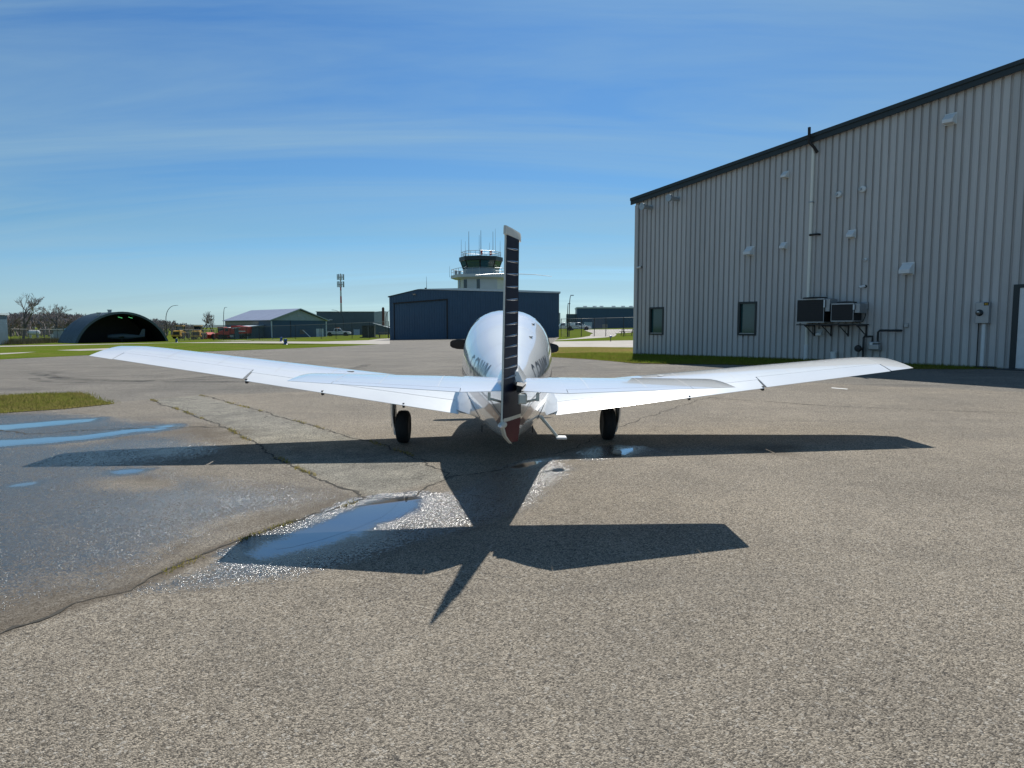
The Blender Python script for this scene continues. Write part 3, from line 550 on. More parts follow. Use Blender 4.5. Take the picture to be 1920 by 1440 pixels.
# lifting surfaces ------------------------------------------------
def af(c, side, t):
    yt = 5*t*(0.2969*math.sqrt(max(c, 0)) - 0.126*c - 0.3516*c*c + 0.2843*c**3 - 0.1036*c**4)
    camb = 0.10 * 0.16 * 4 * c * (1-c)
    return camb + side * (yt + 0.0012)
def wing_sec(x):
    a = (x - 0.55) / 4.97; yTE = 2.60 + 0.76*a; zTE = 0.645 + 0.601*a; yLE = 4.46 - 0.10*max(a, 0); t = 0.145 - 0.03*a
    e = max(0.0, (x - 5.05) / 0.47); yLE -= 0.13 * e**1.5; t *= max(0.25, 1 - 0.7*e**2)
    zLE = zTE + 0.135 - 0.035*a
    return yLE, yTE, zLE, zTE, t
def wpt(x, c, side, sgn, droop=0.0, hc=0.8):
    yLE, yTE, zLE, zTE, t = wing_sec(x); ch = yLE - yTE; y = yLE - c*ch; z = zLE + (zTE - zLE)*c + side_off(c, side, t)*ch
    if droop and c > hc: z -= (c - hc)*ch*math.tan(droop)
    return (sgn*x, y, z)
def side_off(c, side, t): return af(c, side, t)
def wring(x, c0, c1, sgn, droop=0, hc=0.8, n=14):
    cs = [c0 + (c1-c0)*(1 - math.cos(math.pi*k/n))/2 for k in range(n+1)] if c0 == 0 else [c0 + (c1-c0)*k/5 for k in range(6)]
    up = [wpt(x, c, 1, sgn, droop, hc) for c in cs]; lo = [wpt(x, c, -1, sgn, droop, hc) for c in cs]
    return up[::-1] + (lo[1:] if c0 == 0 else lo)
def lin(a, b, n): return [a + (b-a)*i/n for i in range(n+1)]
FH, AH = 0.80, 0.72; JP = mat('joint_pale', (0.36, 0.36, 0.37), 0.6)
for sgn in (-1, 1):
    wing = MB().loft([wring(x, 0, FH, sgn) for x in lin(0.40, 3.385, 8)]).loft([wring(x, 0, AH, sgn) for x in lin(3.385, 5.20, 6)]) \
        .loft([wring(x, 0, 1, sgn) for x in [5.20, 5.28, 5.36, 5.43, 5.48, 5.51, 5.525]]).loft([wring(x, 0, 1, sgn) for x in (0.40, 0.60)]).build('wing', PW, ac, 35)
    MB().loft([wring(x, FH+0.006, 1, sgn, math.radians(3), FH) for x in lin(0.603, 3.37, 6)]).build('flap', PW, wing, 35)
    MB().loft([wring(x, AH+0.006, 1, sgn, math.radians(-1.0 if sgn < 0 else 1.0), AH) for x in lin(3.40, 5.185, 5)]).build('aileron', PW, wing, 35)
    for x in (1.05, 1.7, 2.4, 3.1, 3.9, 4.6):
        a = [Vector(wpt(x, c, 1, sgn)) + Vector((0,0,0.0012)) for c in lin(0.02, 0.70, 16)]; b_ = [p + Vector((0.004*sgn,0,0.0004)) for p in a]
        MB().add(a+b_, [(i, i+1, len(a)+i+1, len(a)+i) for i in range(len(a)-1)]).build('skin_joint', JP, wing)
    for c_ in (0.16, 0.40, 0.62):     # spanwise laps
        xs_ = lin(0.65, 5.18, 24); a = [Vector(wpt(x, c_, 1, sgn)) + Vector((0,0,0.0012)) for x in xs_]; b_ = [Vector(wpt(x, c_ + 0.0022, 1, sgn)) + Vector((0,0,0.0012)) for x in xs_]
        MB().add(a+b_, [(i, i+1, len(a)+i+1, len(a)+i) for i in range(len(a)-1)]).build('skin_joint', JP, wing)
    for c_, x0, x1 in ((FH+0.003, 0.62, 3.37), (AH+0.003, 3.40, 5.19)):   # dark hinge gaps
        xs_ = lin(x0, x1, 10); a = [Vector(wpt(x, c_-0.003, 1, sgn)) - Vector((0,0,0.004)) for x in xs_]; b_ = [Vector(wpt(x, c_+0.005, 1, sgn)) - Vector((0,0,0.004)) for x in xs_]
        MB().add(a+b_, [(i, i+1, len(a)+i+1, len(a)+i) for i in range(len(a)-1)]).build('hinge_gap', M['line_dark'], wing)
    for x in (1.30, 2.35, 3.36):   # flap hinge arms under the trailing edge
        p = Vector(wpt(x, 0.97, -1, sgn)); MB().prism([(p.y-0.02, p.z+0.01), (p.y+0.10, p.z+0.012), (p.y+0.12, p.z-0.02), (p.y+0.0, p.z-0.05), (p.y-0.02, p.z-0.04)], p.x-0.012, p.x+0.012, 'x').build('flap_bracket', M['metal_dark'], wing)
    # root fillet flowing into the fuselage at the trailing edge
    A = []; B = []; Cc = []; Dd = []
    for k in range(9):
        f_ = k/8; y = 3.05 - 1.35*f_; base = fus_z(y, 0.70 + 0.02*f_, sgn, -0.01)
        top = fus_z(y, 0.70 + 0.32*(1-f_)**0.8 + 0.02, sgn, 0.004); outx = 0.70*(1-f_)**1.4*0.35
        edge = Vector((base.x + sgn*outx, y, 0.655 + 0.012*(1-f_) + 0.045*f_)); midp = (top + edge) * 0.5 + Vector((-sgn*0.04*(1-f_), 0, -0.03*(1-f_)))
        A.append(top); B.append(midp); Cc.append(edge); Dd.append(fus_z(y, 0.64, sgn, -0.02))
    mb = MB(); n = len(A); mb.add(A+B+Cc+Dd, [(r*n+i, r*n+i+1, (r+1)*n+i+1, (r+1)*n+i) for r in range(3) for i in range(n-1)]); mb.build('root_fillet', PW, wing, 60)
# fuel caps
for sgn in (-1, 1):
    p = Vector(wpt(2.2, 0.34, 1, sgn)); MB().lathe([(0.0,0.006),(0.05,0.006),(0.052,-0.004)], p, 'z', 16).build('fuel_cap', M['galv'], ac, 30)

def stab_pt(x, c, side, sgn):
    a = (x - 0.12) / 1.79; yTE = float(np.interp(x, [0.07, 0.25, 0.42, 1.91], [-0.10, -0.27, -0.385, 0.0])); yLE = 0.655 - 0.07*a; ch = yLE - yTE; zc_ = 1.195 + 0.035*a; e = max(0, (x-1.80)/0.11); yLE_ = yLE - 0.02*e; ch = yLE_ - yTE
    t = 0.085*(1-0.6*e**2); yt = 5*t*(0.2969*math.sqrt(max(c,0)) - 0.126*c - 0.3516*c*c + 0.2843*c**3 - 0.1036*c**4) + 0.002
    return (sgn*x, yLE_ - c*ch, zc_ + 0.012*(1-c) - 0.022*(c-0.5)*(1-a) + side*yt*ch)
def sring(x, c0, c1, sgn):
    cs = [c0 + (c1-c0)*(1-math.cos(math.pi*k/12))/2 for k in range(13)] if c0 == 0 else lin(c0, c1, 4)
    up = [stab_pt(x, c, 1, sgn) for c in cs]; lo = [stab_pt(x, c, -1, sgn) for c in cs]; return up[::-1] + (lo[1:] if c0 == 0 else lo)
for sgn in (-1, 1):
    stab = MB().loft([sring(x, 0, 0.86, sgn) for x in [0.43, 0.7, 1.0, 1.26, 1.52]]).loft([sring(x, 0, 1, sgn) for x in (0.07, 0.16, 0.25, 0.34, 0.43)]).loft([sring(x, 0, 1, sgn) for x in [1.52, 1.66, 1.80, 1.85, 1.89, 1.91]]).build('stabilator', PW, ac, 35)
    MB().loft([sring(x, 0.868, 1, sgn) for x in lin(0.435, 1.515, 5)]).build('trim_tab', PW, stab, 35)
    a = [Vector(stab_pt(x, 0.858, 1, sgn)) - Vector((0,0,0.003)) for x in lin(0.435, 1.51, 6)]; b_ = [Vector(stab_pt(x, 0.87, 1, sgn)) - Vector((0,0,0.003)) for x in lin(0.435, 1.51, 6)]
    MB().add(a+b_, [(i, i+1, 8+i, 7+i) for i in range(6)]).build('hinge_gap', M['line_dark'], stab)
    for x in (0.62, 1.12, 1.5):
        a = [Vector(stab_pt(x, c, 1, sgn)) + Vector((0,0,0.001)) for c in lin(0.03, 0.85, 12)]; b_ = [p + Vector((0.003*sgn,0,0.0002)) for p in a]; MB().add(a+b_, [(i, i+1, 14+i, 13+i) for i in range(12)]).build('skin_joint', JP, stab)
    # tab actuating arm
    mb = MB(); mb.tube([(sgn*0.05, -0.05, 1.07), (sgn*0.20, -0.20, 1.125)], 0.010, 6); mb.bx(sgn*0.20-0.012, sgn*0.20+0.012, -0.23, -0.18, 1.11, 1.175); mb.build('tab_arm', M['trim_cream'], stab)

def ROFF(z): return float(np.interp(z, [0.95, 2.5], [0.0, 0.27]))   # the hinge line leans forward
# fin and rudder --------------------------------------------------
def fin_ring(z):
    a = (z - 1.18) / 1.25; y1 = 0.19 + ROFF(z); y0 = 1.35 - 0.83*a**0.85; R = []
    for c, t in ((0,0),(0.05,0.45),(0.2,0.85),(0.4,1.0),(0.7,0.95),(1.0,0.8)): R.append((0.045*(1-0.25*a)*t, y0 + (y1-y0)*c, z))
    return R + [(-p[0], p[1], p[2]) for p in R[::-1]][:-1]
fin = MB().loft([fin_ring(z) for z in lin(1.18, 2.43, 8)]).build('fin', PW, ac, 40)
mb = MB(); mb.loft([[(s_*w, y, z) for (s_, w, y, z) in ring] for ring in [
    [(-1,0.11,0.60,1.30),(-1,0.05,0.62,1.36),(1,0.05,0.62,1.36),(1,0.11,0.60,1.30)], [(-1,0.13,0.30,1.26),(-1,0.055,0.30,1.38),(1,0.055,0.30,1.38),(1,0.13,0.30,1.26)], [(-1,0.09,0.12,1.24),(-1,0.045,0.14,1.33),(1,0.045,0.14,1.33),(1,0.09,0.12,1.24)]]]); mb.build('tail_fairing', PW, fin, 40)
HY, DEF = 0.165, math.radians(13.5)
rud = empty('rudder', (0, HY, 0)); rud.parent = ac; rud.rotation_euler = (0, 0, -DEF)
def chord(z): return float(np.interp(z, [0.705, 0.735, 0.80, 0.88, 0.95, 2.50], [0.06, 0.15, 0.30, 0.385, 0.41, 0.36]))
def rring(z, f0, f1, grow=0.0):
    ch = chord(z); th0 = float(np.interp(z, [0.70, 0.9, 1.16, 1.27], [0.05, 0.075, 0.080, 0.042])); w = lambda f: (th0*(1-f)**0.8*0.95 + 0.006) + grow
    return [(w(f), -ch*f, z) for f in lin(f0, f1, 4)] + [(-w(f), -ch*f, z) for f in lin(f0, f1, 4)[::-1]]
def zmat_loft(z0, z1, n, f0, f1, m, name, grow=0.0): return MB().loft([rring(z, f0, f1, grow) for z in lin(z0, z1, n)]).build(name, m, rud, 40)
zmat_loft(0.955, 2.495, 14, 0.0, 0.965, PN, 'rudder_skin')
zmat_loft(0.715, 0.935, 8, 0.0, 0.90, M['paint_maroon'], 'lower_rudder_panel')
zmat_loft(0.93, 0.96, 1, 0.0, 0.945, M['trim_cream'], 'trim_strip', 0.002)
MB().loft([[(w, -chord(z)*f, z) for (w, f) in ((0.0075,0.963),(0.0065,1.0),(-0.0065,1.0),(-0.0075,0.963))] for z in lin(0.93, 2.56, 12)]).build('trailing_edge', M['trim_cream'], rud)
MB().loft([[(w, -chord(z)*f, z) for (w, f) in ((0.014,0.86),(0.012,1.04),(-0.012,1.04),(-0.014,0.86))] for z in lin(0.70, 0.93, 8)]).build('trailing_edge', M['trim_cream'], rud)
cap = MB(); cap.loft([[(w*0.036, y, z) for (w, y) in ((0.3,-0.385),(0.8,-0.2),(1,0.0),(1,0.10),(0.75,0.18),(0.4,0.20),(-0.4,0.20),(-0.75,0.18),(-1,0.10),(-1,0.0),(-0.8,-0.2),(-0.3,-0.385))] for z in (2.497, 2.545)] + [[(w*0.030, y*0.99, 2.57) for (w, y) in ((0.3,-0.385),(0.8,-0.2),(1,0.0),(1,0.10),(0.75,0.18),(0.4,0.20),(-0.4,0.20),(-0.75,0.18),(-1,0.10),(-1,0.0),(-0.8,-0.2),(-0.3,-0.385))]])
cap.build('balance_tip', M['trim_cream'], rud, 30)
for i, z in enumerate([1.30, 1.385, 1.47, 1.56, 1.65, 1.75, 1.85, 1.96, 2.07, 2.18, 2.29, 2.40]):
    for s_ in (-1, 1):    # pressed beads, fat at the hinge and running out aft
        ring = []
        for f, r_ in ((0.10, 0.003), (0.16, 0.012), (0.35, 0.011), (0.6, 0.008), (0.82, 0.005), (0.93, 0.002)):
            ch = chord(z); w = 0.042*(1-f)**0.8*0.95 + 0.006; ring.append([(s_*(w - 0.002 + r_*1.15*max(0, math.cos(q))), -ch*f, z - 0.02*f + r_*math.sin(q)) for q in [(-0.5 + k/8)*math.pi for k in range(9)]])
        MB().loft(ring, True, True, False).build('stiffening_bead', M['bead_navy'], rud, 60)
MB().lathe([(0.0,-0.455),(0.016,-0.452),(0.024,-0.44),(0.026,-0.41),(0.030,-0.40),(0.030,-0.33),(0.0,-0.32)], (0, 0, 0.905), 'y', 16).build('tail_light', M['trim_cream'], rud, 40)
MB().lathe([(0.0,-0.475),(0.012,-0.47),(0.018,-0.458),(0.018,-0.45),(0.0,-0.45)], (0, 0, 0.905), 'y', 14).build('light_lens', M['lens_clear'], rud, 40)
MB().tube([(0.0,-0.05,0.715), (0.0,-0.06,0.675), (0.0,-0.055,0.655)], 0.006, 6).build('tie_down_ring', M['metal_dark'], rud)
for ch_ in rud.children:
    for v in ch_.data.vertices: o_ = ROFF(v.co.z); v.co.x -= math.sin(DEF)*o_; v.co.y += math.cos(DEF)*o_
# tail cone closing, black gap and control horn
MB().loft([[(0.05*math.cos(q), 0.12+0.0*math.sin(q), 1.0+0.27*math.sin(q)) for q in [2*math.pi*k/16 for k in range(16)]], [(0.046*math.cos(q), 0.17, 1.0+0.25*math.sin(q)) for q in [2*math.pi*k/16 for k in range(16)]]]).build('tail_bulkhead', M['black'], ac)
mb = MB(); mb.loft([[(0.04,0.10,1.17),(0.115,0.10,1.17),(0.115,0.10,1.225),(0.04,0.10,1.245)], [(0.03,-0.05,1.16),(0.085,-0.05,1.17),(0.08,-0.05,1.215),(0.03,-0.05,1.225)]]); mb.build('control_horn', M['black'], ac)
MB().bx(0.045, 0.115, -0.16, -0.02, 1.075, 1.16).build('tab_bracket', M['trim_cream'], ac, bevel=0.01)
# whisker aerial on the fin
for s_ in (-1, 1): MB().tube([(s_*0.03, 0.52, 2.20), (s_*0.20, 0.44, 2.19), (s_*0.34, 0.36, 2.17)], [0.003, 0.0022, 0.0016], 6).build('whisker_antenna', M['metal_grey'], ac)

# propeller -------------------------------------------------------
prop = empty('propeller', (0, 6.50, 1.37)); prop.parent = ac; prop.rotation_euler = (0, math.radians(1.5), 0)
MB().lathe([(0.0,0.36),(0.05,0.34),(0.11,0.24),(0.15,0.10),(0.165,-0.06),(0.165,-0.09),(0.0,-0.09)], (0,0,0), 'y', 24).build('spinner', PW, prop, 50)
for s_ in (-1, 1):
    rings = []
    for r_, c_, tw_, th_ in ((0.12,0.10,60,0.05),(0.25,0.15,42,0.035),(0.45,0.19,28,0.024),(0.65,0.195,20,0.016),(0.85,0.18,15,0.011),(0.94,0.135,13,0.008),(0.975,0.07,12,0.005)):
        a = math.radians(tw_); R = []
        for k in range(12):
            q = 2*math.pi*k/12; u, v = c_/2*math.cos(q), th_/2*math.sin(q); R.append((s_*r_, (u*math.sin(a) + v*math.cos(a))*s_, u*math.cos(a) - v*math.sin(a)))
        rings.append(R)
    MB().loft(rings).build('blade', M['black'], prop, 60)
# landing gear ----------------------------------------------------
def wheel(mbT, mbR, c, r, w):
    mbT.lathe([(r*0.58,-w*0.42),(r*0.80,-w*0.5),(r*0.94,-w*0.40),(r*0.985,-w*0.30),(r,-w*0.14),(r*0.985,-w*0.12),(r,-w*0.10),(r,w*0.10),(r*0.985,w*0.12),(r,w*0.14),(r*0.985,w*0.30),(r*0.94,w*0.40),(r*0.80,w*0.5),(r*0.58,w*0.42)], c, 'x', 28)
    mbR.lathe([(0.0,-w*0.40),(r*0.30,-w*0.40),(r*0.34,-w*0.28),(r*0.59,-w*0.34),(r*0.59,w*0.34),(r*0.34,w*0.28),(r*0.30,w*0.40),(0.0,w*0.40)], c, 'x', 20)
for sgn, zc_, nm in ((-1, 0.118, 'left'), (1, 0.197, 'right')):
    gear = empty('main_gear', (sgn*1.395, 3.47, zc_)); gear.parent = ac; r = 0.222
    t_, r_ = MB(), MB(); wheel(t_, r_, (0, 0, r), r, 0.17); t_.build('tyre', M['rubber'], gear, 40); r_.build('wheel_hub', M['galv'], gear, 40)
    wz = 0.72 - zc_
    mb = MB(); mb.tube([(sgn*0.15, 0.02, r), (sgn*0.145, 0.02, wz*0.62), (sgn*0.12, 0.02, wz+0.12)], [0.022, 0.026, 0.032], 12); mb.tube([(sgn*0.15, 0.02, r), (0, 0, r)], 0.02, 10); mb.tube([(sgn*0.14,0.03,wz*0.85), (-sgn*0.02, 0.10, wz+0.1)], 0.014, 8)
    mb.build('strut', M['metal_grey'], gear, 40)
    mb = MB(); mb.tube([(sgn*0.15, 0.05, wz*0.55), (sgn*0.16, 0.13, wz*0.72), (sgn*0.145, 0.05, wz*0.90)], 0.012, 8); mb.build('scissor_link', M['metal_dark'], gear)
    MB().bx(-0.13, 0.14, -0.02, 0.14, wz-0.06, wz+0.04).build('trunnion_box', M['metal_dark'], gear)
    rings = []   # dished door outboard of the wheel
    for k in range(9):
        f_ = k/8; z = 0.115 + (wz + 0.02 - 0.115)*f_; hw_ = 0.17*math.sin(math.pi*(0.16 + 0.62*f_))**0.7; xo = sgn*(0.205 - 0.03*f_ - 0.075*(1-f_)**2.2)
        rings.append([(xo - sgn*0.035*(1 - abs(t2))*0 - sgn*0.05*t2*t2, hw_*t2, z) for t2 in lin(-1, 1, 6)])
    P = [p for R in rings for p in R]; q = [(p[0]-sgn*0.008, p[1], p[2]) for p in P]; nP = len(P)
    fs = [(i*7+j, i*7+j+1, (i+1)*7+j+1, (i+1)*7+j) for i in range(8) for j in range(6)]
    MB().add(P + q, fs + [tuple(nP+i for i in f[::-1]) for f in fs]).build('gear_door', PW, gear, 60)
ng = empty('nose_gear', (0, 5.75, 0.20)); ng.parent = ac; t_, r_ = MB(), MB(); wheel(t_, r_, (0,0,0.19), 0.19, 0.15); t_.build('tyre', M['rubber'], ng, 40); r_.build('wheel_hub', M['galv'], ng, 40)
mb = MB(); mb.tube([(0.11,0,0.19),(0.11,0,0.42),(-0.11,0,0.42),(-0.11,0,0.19)], 0.016, 8); mb.tube([(0,0,0.42),(0,0.02,0.80)], 0.03, 10); mb.build('strut', M['metal_grey'], ng, 40)
# boarding step, belly aerials
step = empty('boarding_step', (0.40, 1.98, 0)); step.parent = ac
MB().tube([(-0.06,0.05,0.74),(0.0,0.0,0.665),(0.165,-0.05,0.475)], [0.022,0.02,0.016], 10).build('step_strut', M['trim_cream'], step, 40)
MB().bx(0.15, 0.27, -0.12, 0.03, 0.452, 0.476).build('step_plate', M['white_plain'], step, bevel=0.006)
mb = MB(); mb.prism([(2.0,0.60),(2.10,0.60),(2.07,0.50),(2.03,0.50)], 0.28, 0.29, 'x'); mb.build('belly_antenna', M['metal_dark'], ac); mb = MB(); mb.prism([(1.8,0.61),(1.9,0.60),(1.87,0.53),(1.84,0.53)], -0.30, -0.29, 'x'); mb.build('belly_antenna', M['metal_dark'], ac)
for y in (2.2, 2.9): 
    p = fus(y, math.radians(60)); MB().lathe([(0.0,0.012),(0.022,0.010),(0.028,-0.004)], p, 'z', 12).build('vent_cap', M['galv'], fuselage, 50)
# ================================================================ grey hangar
HA, HB = Vector((5.489, 30.896, 0.487)), Vector((14.482, 19.634, 0.506))
HROT = math.atan2(HB.y-HA.y, HB.x-HA.x)
hang = empty('grey_hangar', (HA.x, HA.y, 0.46), HROT, 'large grey ribbed metal hangar with dark roof trim filling the right side', 'building')
WG_ = [mat('wall_grey_sheet', tuple(c*k_ for c in (0.52, 0.50, 0.48)), 0.5, noise=0.10, nscale=1.0, stretch=(6, 6, 0.35)) for k_ in (0.95, 1.0, 1.05)]
M['wall_grey'] = mat('wall_grey', (0.52, 0.50, 0.48), 0.5, noise=0.10, nscale=1.0, stretch=(6, 6, 0.35))
M['trim_dark'] = mat('trim_dark', (0.022, 0.032, 0.034), 0.5, noise=0.2, nscale=2)
SL = 0.122; Z0 = 6.86; RIDGE = 17.0
def rtop(s): return Z0 + SL * (s if s < RIDGE else 2*RIDGE - s)
WINS = [(0.93, 1.63, 0.95, 2.06), (5.36, 6.06, 0.97, 2.17)]
PIT = 0.2325; DOOR0 = 14.35
def panel(s0, z0, z1a, z1b, w=PIT):
    # flat pan with a recessed trapezoid channel at its right edge; local -y faces the apron
    pr = [(0, 0), (w-0.080, 0), (w-0.070, 0.065), (w-0.020, 0.065), (w, 0)]
    lo = [(s0+a, b_, z0) for a, b_ in pr]; hi = [(s0+a, b_, z1a + (z1b-z1a)*a/w) for a, b_ in pr]
    return MB().add(lo + hi, [(i, i+1, 6+i, 5+i) for i in range(4)])
k = 0
while k*PIT < 19:
    s0 = k*PIT; zs_ = [(0.0, rtop(s0), rtop(s0+PIT))]
    for a, b_, z0, z1 in WINS:
        if s0 + PIT > a + 0.02 and s0 < b_ - 0.02: zs_ = [(0.0, z0, z0), (z1, rtop(s0), rtop(s0+PIT))]
    if DOOR0 - 0.02 < s0 + PIT*0.5 < DOOR0 + 3.0: zs_ = [(2.44, rtop(s0), rtop(s0+PIT))]
    for z0, za, zb in zs_: panel(s0, z0, za, zb).build('wall_panel', WG_[(k//4*7) % 3], hang)
    k += 1
SE = k*PIT
mb = MB(); mb.prism([(0.03,0.0),(SE,0.0),(SE,rtop(SE)-0.02),(RIDGE,rtop(RIDGE)-0.02),(0.03,rtop(0)-0.02)], 0.16, 0.30); mb.build('back_wall', M['wall_grey'], hang)
MB().bx(0.0, 0.14, 0.165, 26, 0, rtop(0)-0.05).build('side_wall', M['wall_grey'], hang)
MB().bx(SE-0.2, SE, 0.31, 26, 0, rtop(SE)-0.05).build('side_wall', M['wall_grey'], hang)
MB().loft([[(-0.15,y,rtop(-0.15)+0.10),(RIDGE,y,rtop(RIDGE)+0.10),(SE+0.2,y,rtop(SE+0.2)+0.10),(SE+0.2,y,rtop(SE)+0.04),(RIDGE,y,rtop(RIDGE)+0.04),(-0.15,y,rtop(-0.15)+0.04)] for y in (-0.10, 26.2)]).build('roof', M['trim_dark'], hang)
for (d0, d1, y0, y1) in ((-0.20, -0.02, -0.17, -0.11), (-0.03, 0.09, -0.21, -0.172)):
    MB().loft([[(-0.16,y,rtop(-0.16)+d0),(RIDGE,y,rtop(RIDGE)+d0),(SE,y,rtop(SE)+d0),(SE,y,rtop(SE)+d1),(RIDGE,y,rtop(RIDGE)+d1),(-0.16,y,rtop(-0.16)+d1)] for y in (y0, y1)]).build('fascia', M['trim_dark'], hang)
MB().bx(-0.035, 0.10, -0.012, 0.16, 0, rtop(0)-0.25).build('corner_trim', M['wall_grey'], hang)
mb = MB(); mb.tube([(0.17,-0.06,rtop(0)-0.25),(0.17,-0.06,0.10)], 0.05, 8); mb.bx(0.11,0.23,-0.13,0.0,0.02,0.24); mb.build('corner_downspout', M['wall_grey'], hang, 40)
for a, b_, z0, z1 in WINS:
    wdw = MB().bx(a, b_, 0.07, 0.09, z0, z1).build('window', M['glass_teal'], hang)
    fr = MB(); t = 0.045
    fr.bx(a-t, a+0.03, -0.03, 0.10, z0-t, z1+t); fr.bx(b_-0.03, b_+t, -0.03, 0.10, z0-t, z1+t); fr.bx(a+0.031, b_-0.031, -0.03, 0.10, z1-0.03, z1+t); fr.bx(a+0.031, b_-0.031, -0.03, 0.10, z0-t, z0+0.02); fr.build('window_frame', M['trim_dark'], wdw)
    MB().bx(a+0.03, b_-0.03, -0.045, 0.065, z0+0.021, z0+0.045).build('window_sill', M['galv'], wdw)
d_ = MB().bx(DOOR0+0.05, DOOR0+2.9, -0.03, 0.06, 0.07, 2.36).build('door', M['white_plain'], hang)
mb = MB(); mb.bx(DOOR0-0.10, DOOR0+0.045, -0.05, 0.12, 0, 2.46); mb.bx(DOOR0+0.046, DOOR0+3.0, -0.05, 0.12, 2.361, 2.46); mb.build('door_frame', M['trim_dark'], d_)
MB().bx(DOOR0-0.3, DOOR0+3.0, -0.6, -0.06, 0.0, 0.06).build('door_sill', M['trim_dark'], d_)
MB().bx(DOOR0+0.2, DOOR0+2.9, -0.012, 0.0, 2.52, 3.62).build('patch_panel', M['wall_grey'], hang)

def hthing(name, s, z, label, cat, group=None):
    p = HA + Vector((math.cos(HROT)*s, math.sin(HROT)*s, 0)); return empty(name, (p.x, p.y, 0.46 + z), HROT, label, cat, group)
FIT = 'fittings on the grey hangar wall'
def hood(uv, w, label):
    s, z = uv; t = hthing('vent_hood', s, z, label, 'vent', FIT)
    MB().bx(-w*0.55, w*0.55, -0.02, -0.001, -w*0.55, w*0.6).build('flange', M['white_plain'], t)
    MB().prism([(-0.021, w*0.5), (-0.05, w*0.5), (-w*0.95, -w*0.12), (-w*0.95, -w*0.48), (-0.021, -w*0.48)], -w*0.48, w*0.48, 'x').build('cowl', M['white_plain'], t, bevel=0.01)
hood((5.755,4.125), 0.30, 'wide white vent hood left of the tall downpipe, above the second window'); hood((7.145,4.2), 0.22, 'small white vent hood just left of the tall downpipe at mid height'); hood((7.116,6.738), 0.22, 'small white vent hood high on the wall left of the tall downpipe')
hood((9.583,4.368), 0.24, 'white vent hood right of the tall downpipe above the condensers'); hood((11.396,3.094), 0.34, 'largest white vent hood, in the open wall right of the condensers'); hood((12.395,7.48), 0.30, 'white vent hood highest up under the roof trim'); hood((8.623,1.046), 0.20, 'little white vent hood under the condenser shelf')
def tubevent(uv, label):
    s, z = uv; t = hthing('flue_pipe', s, z, label, 'flue', FIT)
    MB().tube([(0,0,0),(0,-0.55,0)], 0.085, 16).build('pipe', M['galv'], t, 40); MB().lathe([(0.10,-0.62),(0.15,-0.62),(0.15,-0.54),(0.10,-0.54)], (0,0,0), 'y', 20).build('cap', M['galv'], t, 40); MB().lathe([(0.0,-0.61),(0.10,-0.61),(0.10,-0.56),(0.0,-0.56)], (0,0,0), 'y', 20).build('cap_face', M['white_plain'], t, 40); MB().lathe([(0.12,-0.02),(0.12,-0.001)], (0,0,0), 'y', 16).build('collar', M['galv'], t, 40)
tubevent((0.877,6.39), 'lower left round flue pipe sticking out near the hangar corner'); tubevent((2.296,6.551), 'upper right round flue pipe sticking out near the hangar corner')
def roundvent(uv, r, label):
    s, z = uv; t = hthing('round_vent', s, z, label, 'vent', FIT); MB().lathe([(0.0,-0.10),(r*0.85,-0.10),(r,-0.07),(r,-0.03),(r*0.8,-0.001)], (0,0,0), 'y', 18).build('shell', M['white_plain'], t, 40); MB().tube([(-r*0.4,-0.05,0),(-r*0.5,-0.16,0)], r*0.45, 10).build('spigot', M['galv'], t, 40)
roundvent((9.095,5.745), 0.10, 'left of the pair of round white vents high beside the downpipe'); roundvent((9.891,5.801), 0.11, 'right of the pair of round white vents high beside the downpipe'); roundvent((10.075,3.478), 0.05, 'tiny round white fitting above the security camera')
def camera_fit(uv, label):
    s, z = uv; t = hthing('security_camera', s, z, label, 'camera', FIT); MB().lathe([(0.05,-0.03),(0.05,-0.001)], (0,0,0), 'y', 12).build('mount', M['black'], t); MB().tube([(0,-0.03,0),(-0.03,-0.10,-0.01)], 0.02, 8).build('arm', M['white_plain'], t); MB().tube([(0.02,-0.09,0.01),(-0.13,-0.17,-0.03)], 0.042, 12).build('housing', M['white_plain'], t, 40); MB().tube([(-0.131,-0.171,-0.03),(-0.136,-0.174,-0.031)], 0.034, 12).build('lens', M['black'], t)
camera_fit((0.389,3.883), 'small security camera at the hangar corner'); camera_fit((10.095,2.598), 'small security camera above the condensers')
# downpipe
M['pipe_cream'] = mat('pipe_cream', (0.80, 0.77, 0.68), 0.45)
s, z = (8.143,0.28); t = hthing('downpipe', s, 0, 'tall cream downpipe running from the roof to the ground behind the condensers', 'pipe')
MB().tube([(0,-0.07,0.45),(0,-0.07,rtop(s)-0.28)], 0.055, 12).build('pipe', M['pipe_cream'], t, 40); MB().tube([(0,-0.075,0.0),(0,-0.075,0.62)], 0.075, 12).build('boot', M['white_plain'], t, 40)
mb = MB(); mb.bx(-0.07,0.07,-0.14,-0.001,1.75,1.79); mb.bx(-0.07,0.07,-0.14,-0.001,5.6,5.64); mb.build('clip', M['galv'], t)
s, z = (8.202,4.475); t = hthing('pipe_stub', s, z, 'short black pipe stub across the downpipe', 'pipe', FIT); MB().tube([(-0.05,-0.14,0),(0.20,-0.14,0),(0.26,-0.10,0),(0.26,0,0)], 0.035, 10).build('stub', M['black'], t, 40)
s, z = (8.247,7.347); t = hthing('roof_vent_pipe', s, z, 'black bent vent pipe passing through the roof trim above the downpipe', 'pipe', FIT)
zt = rtop(s) - z; MB().tube([(0.04,-0.05,-0.05),(-0.02,-0.18,0.12),(-0.14,-0.30,0.30),(-0.15,-0.30,zt+0.28)], 0.05, 10).build('bent_pipe', M['black'], t, 40)
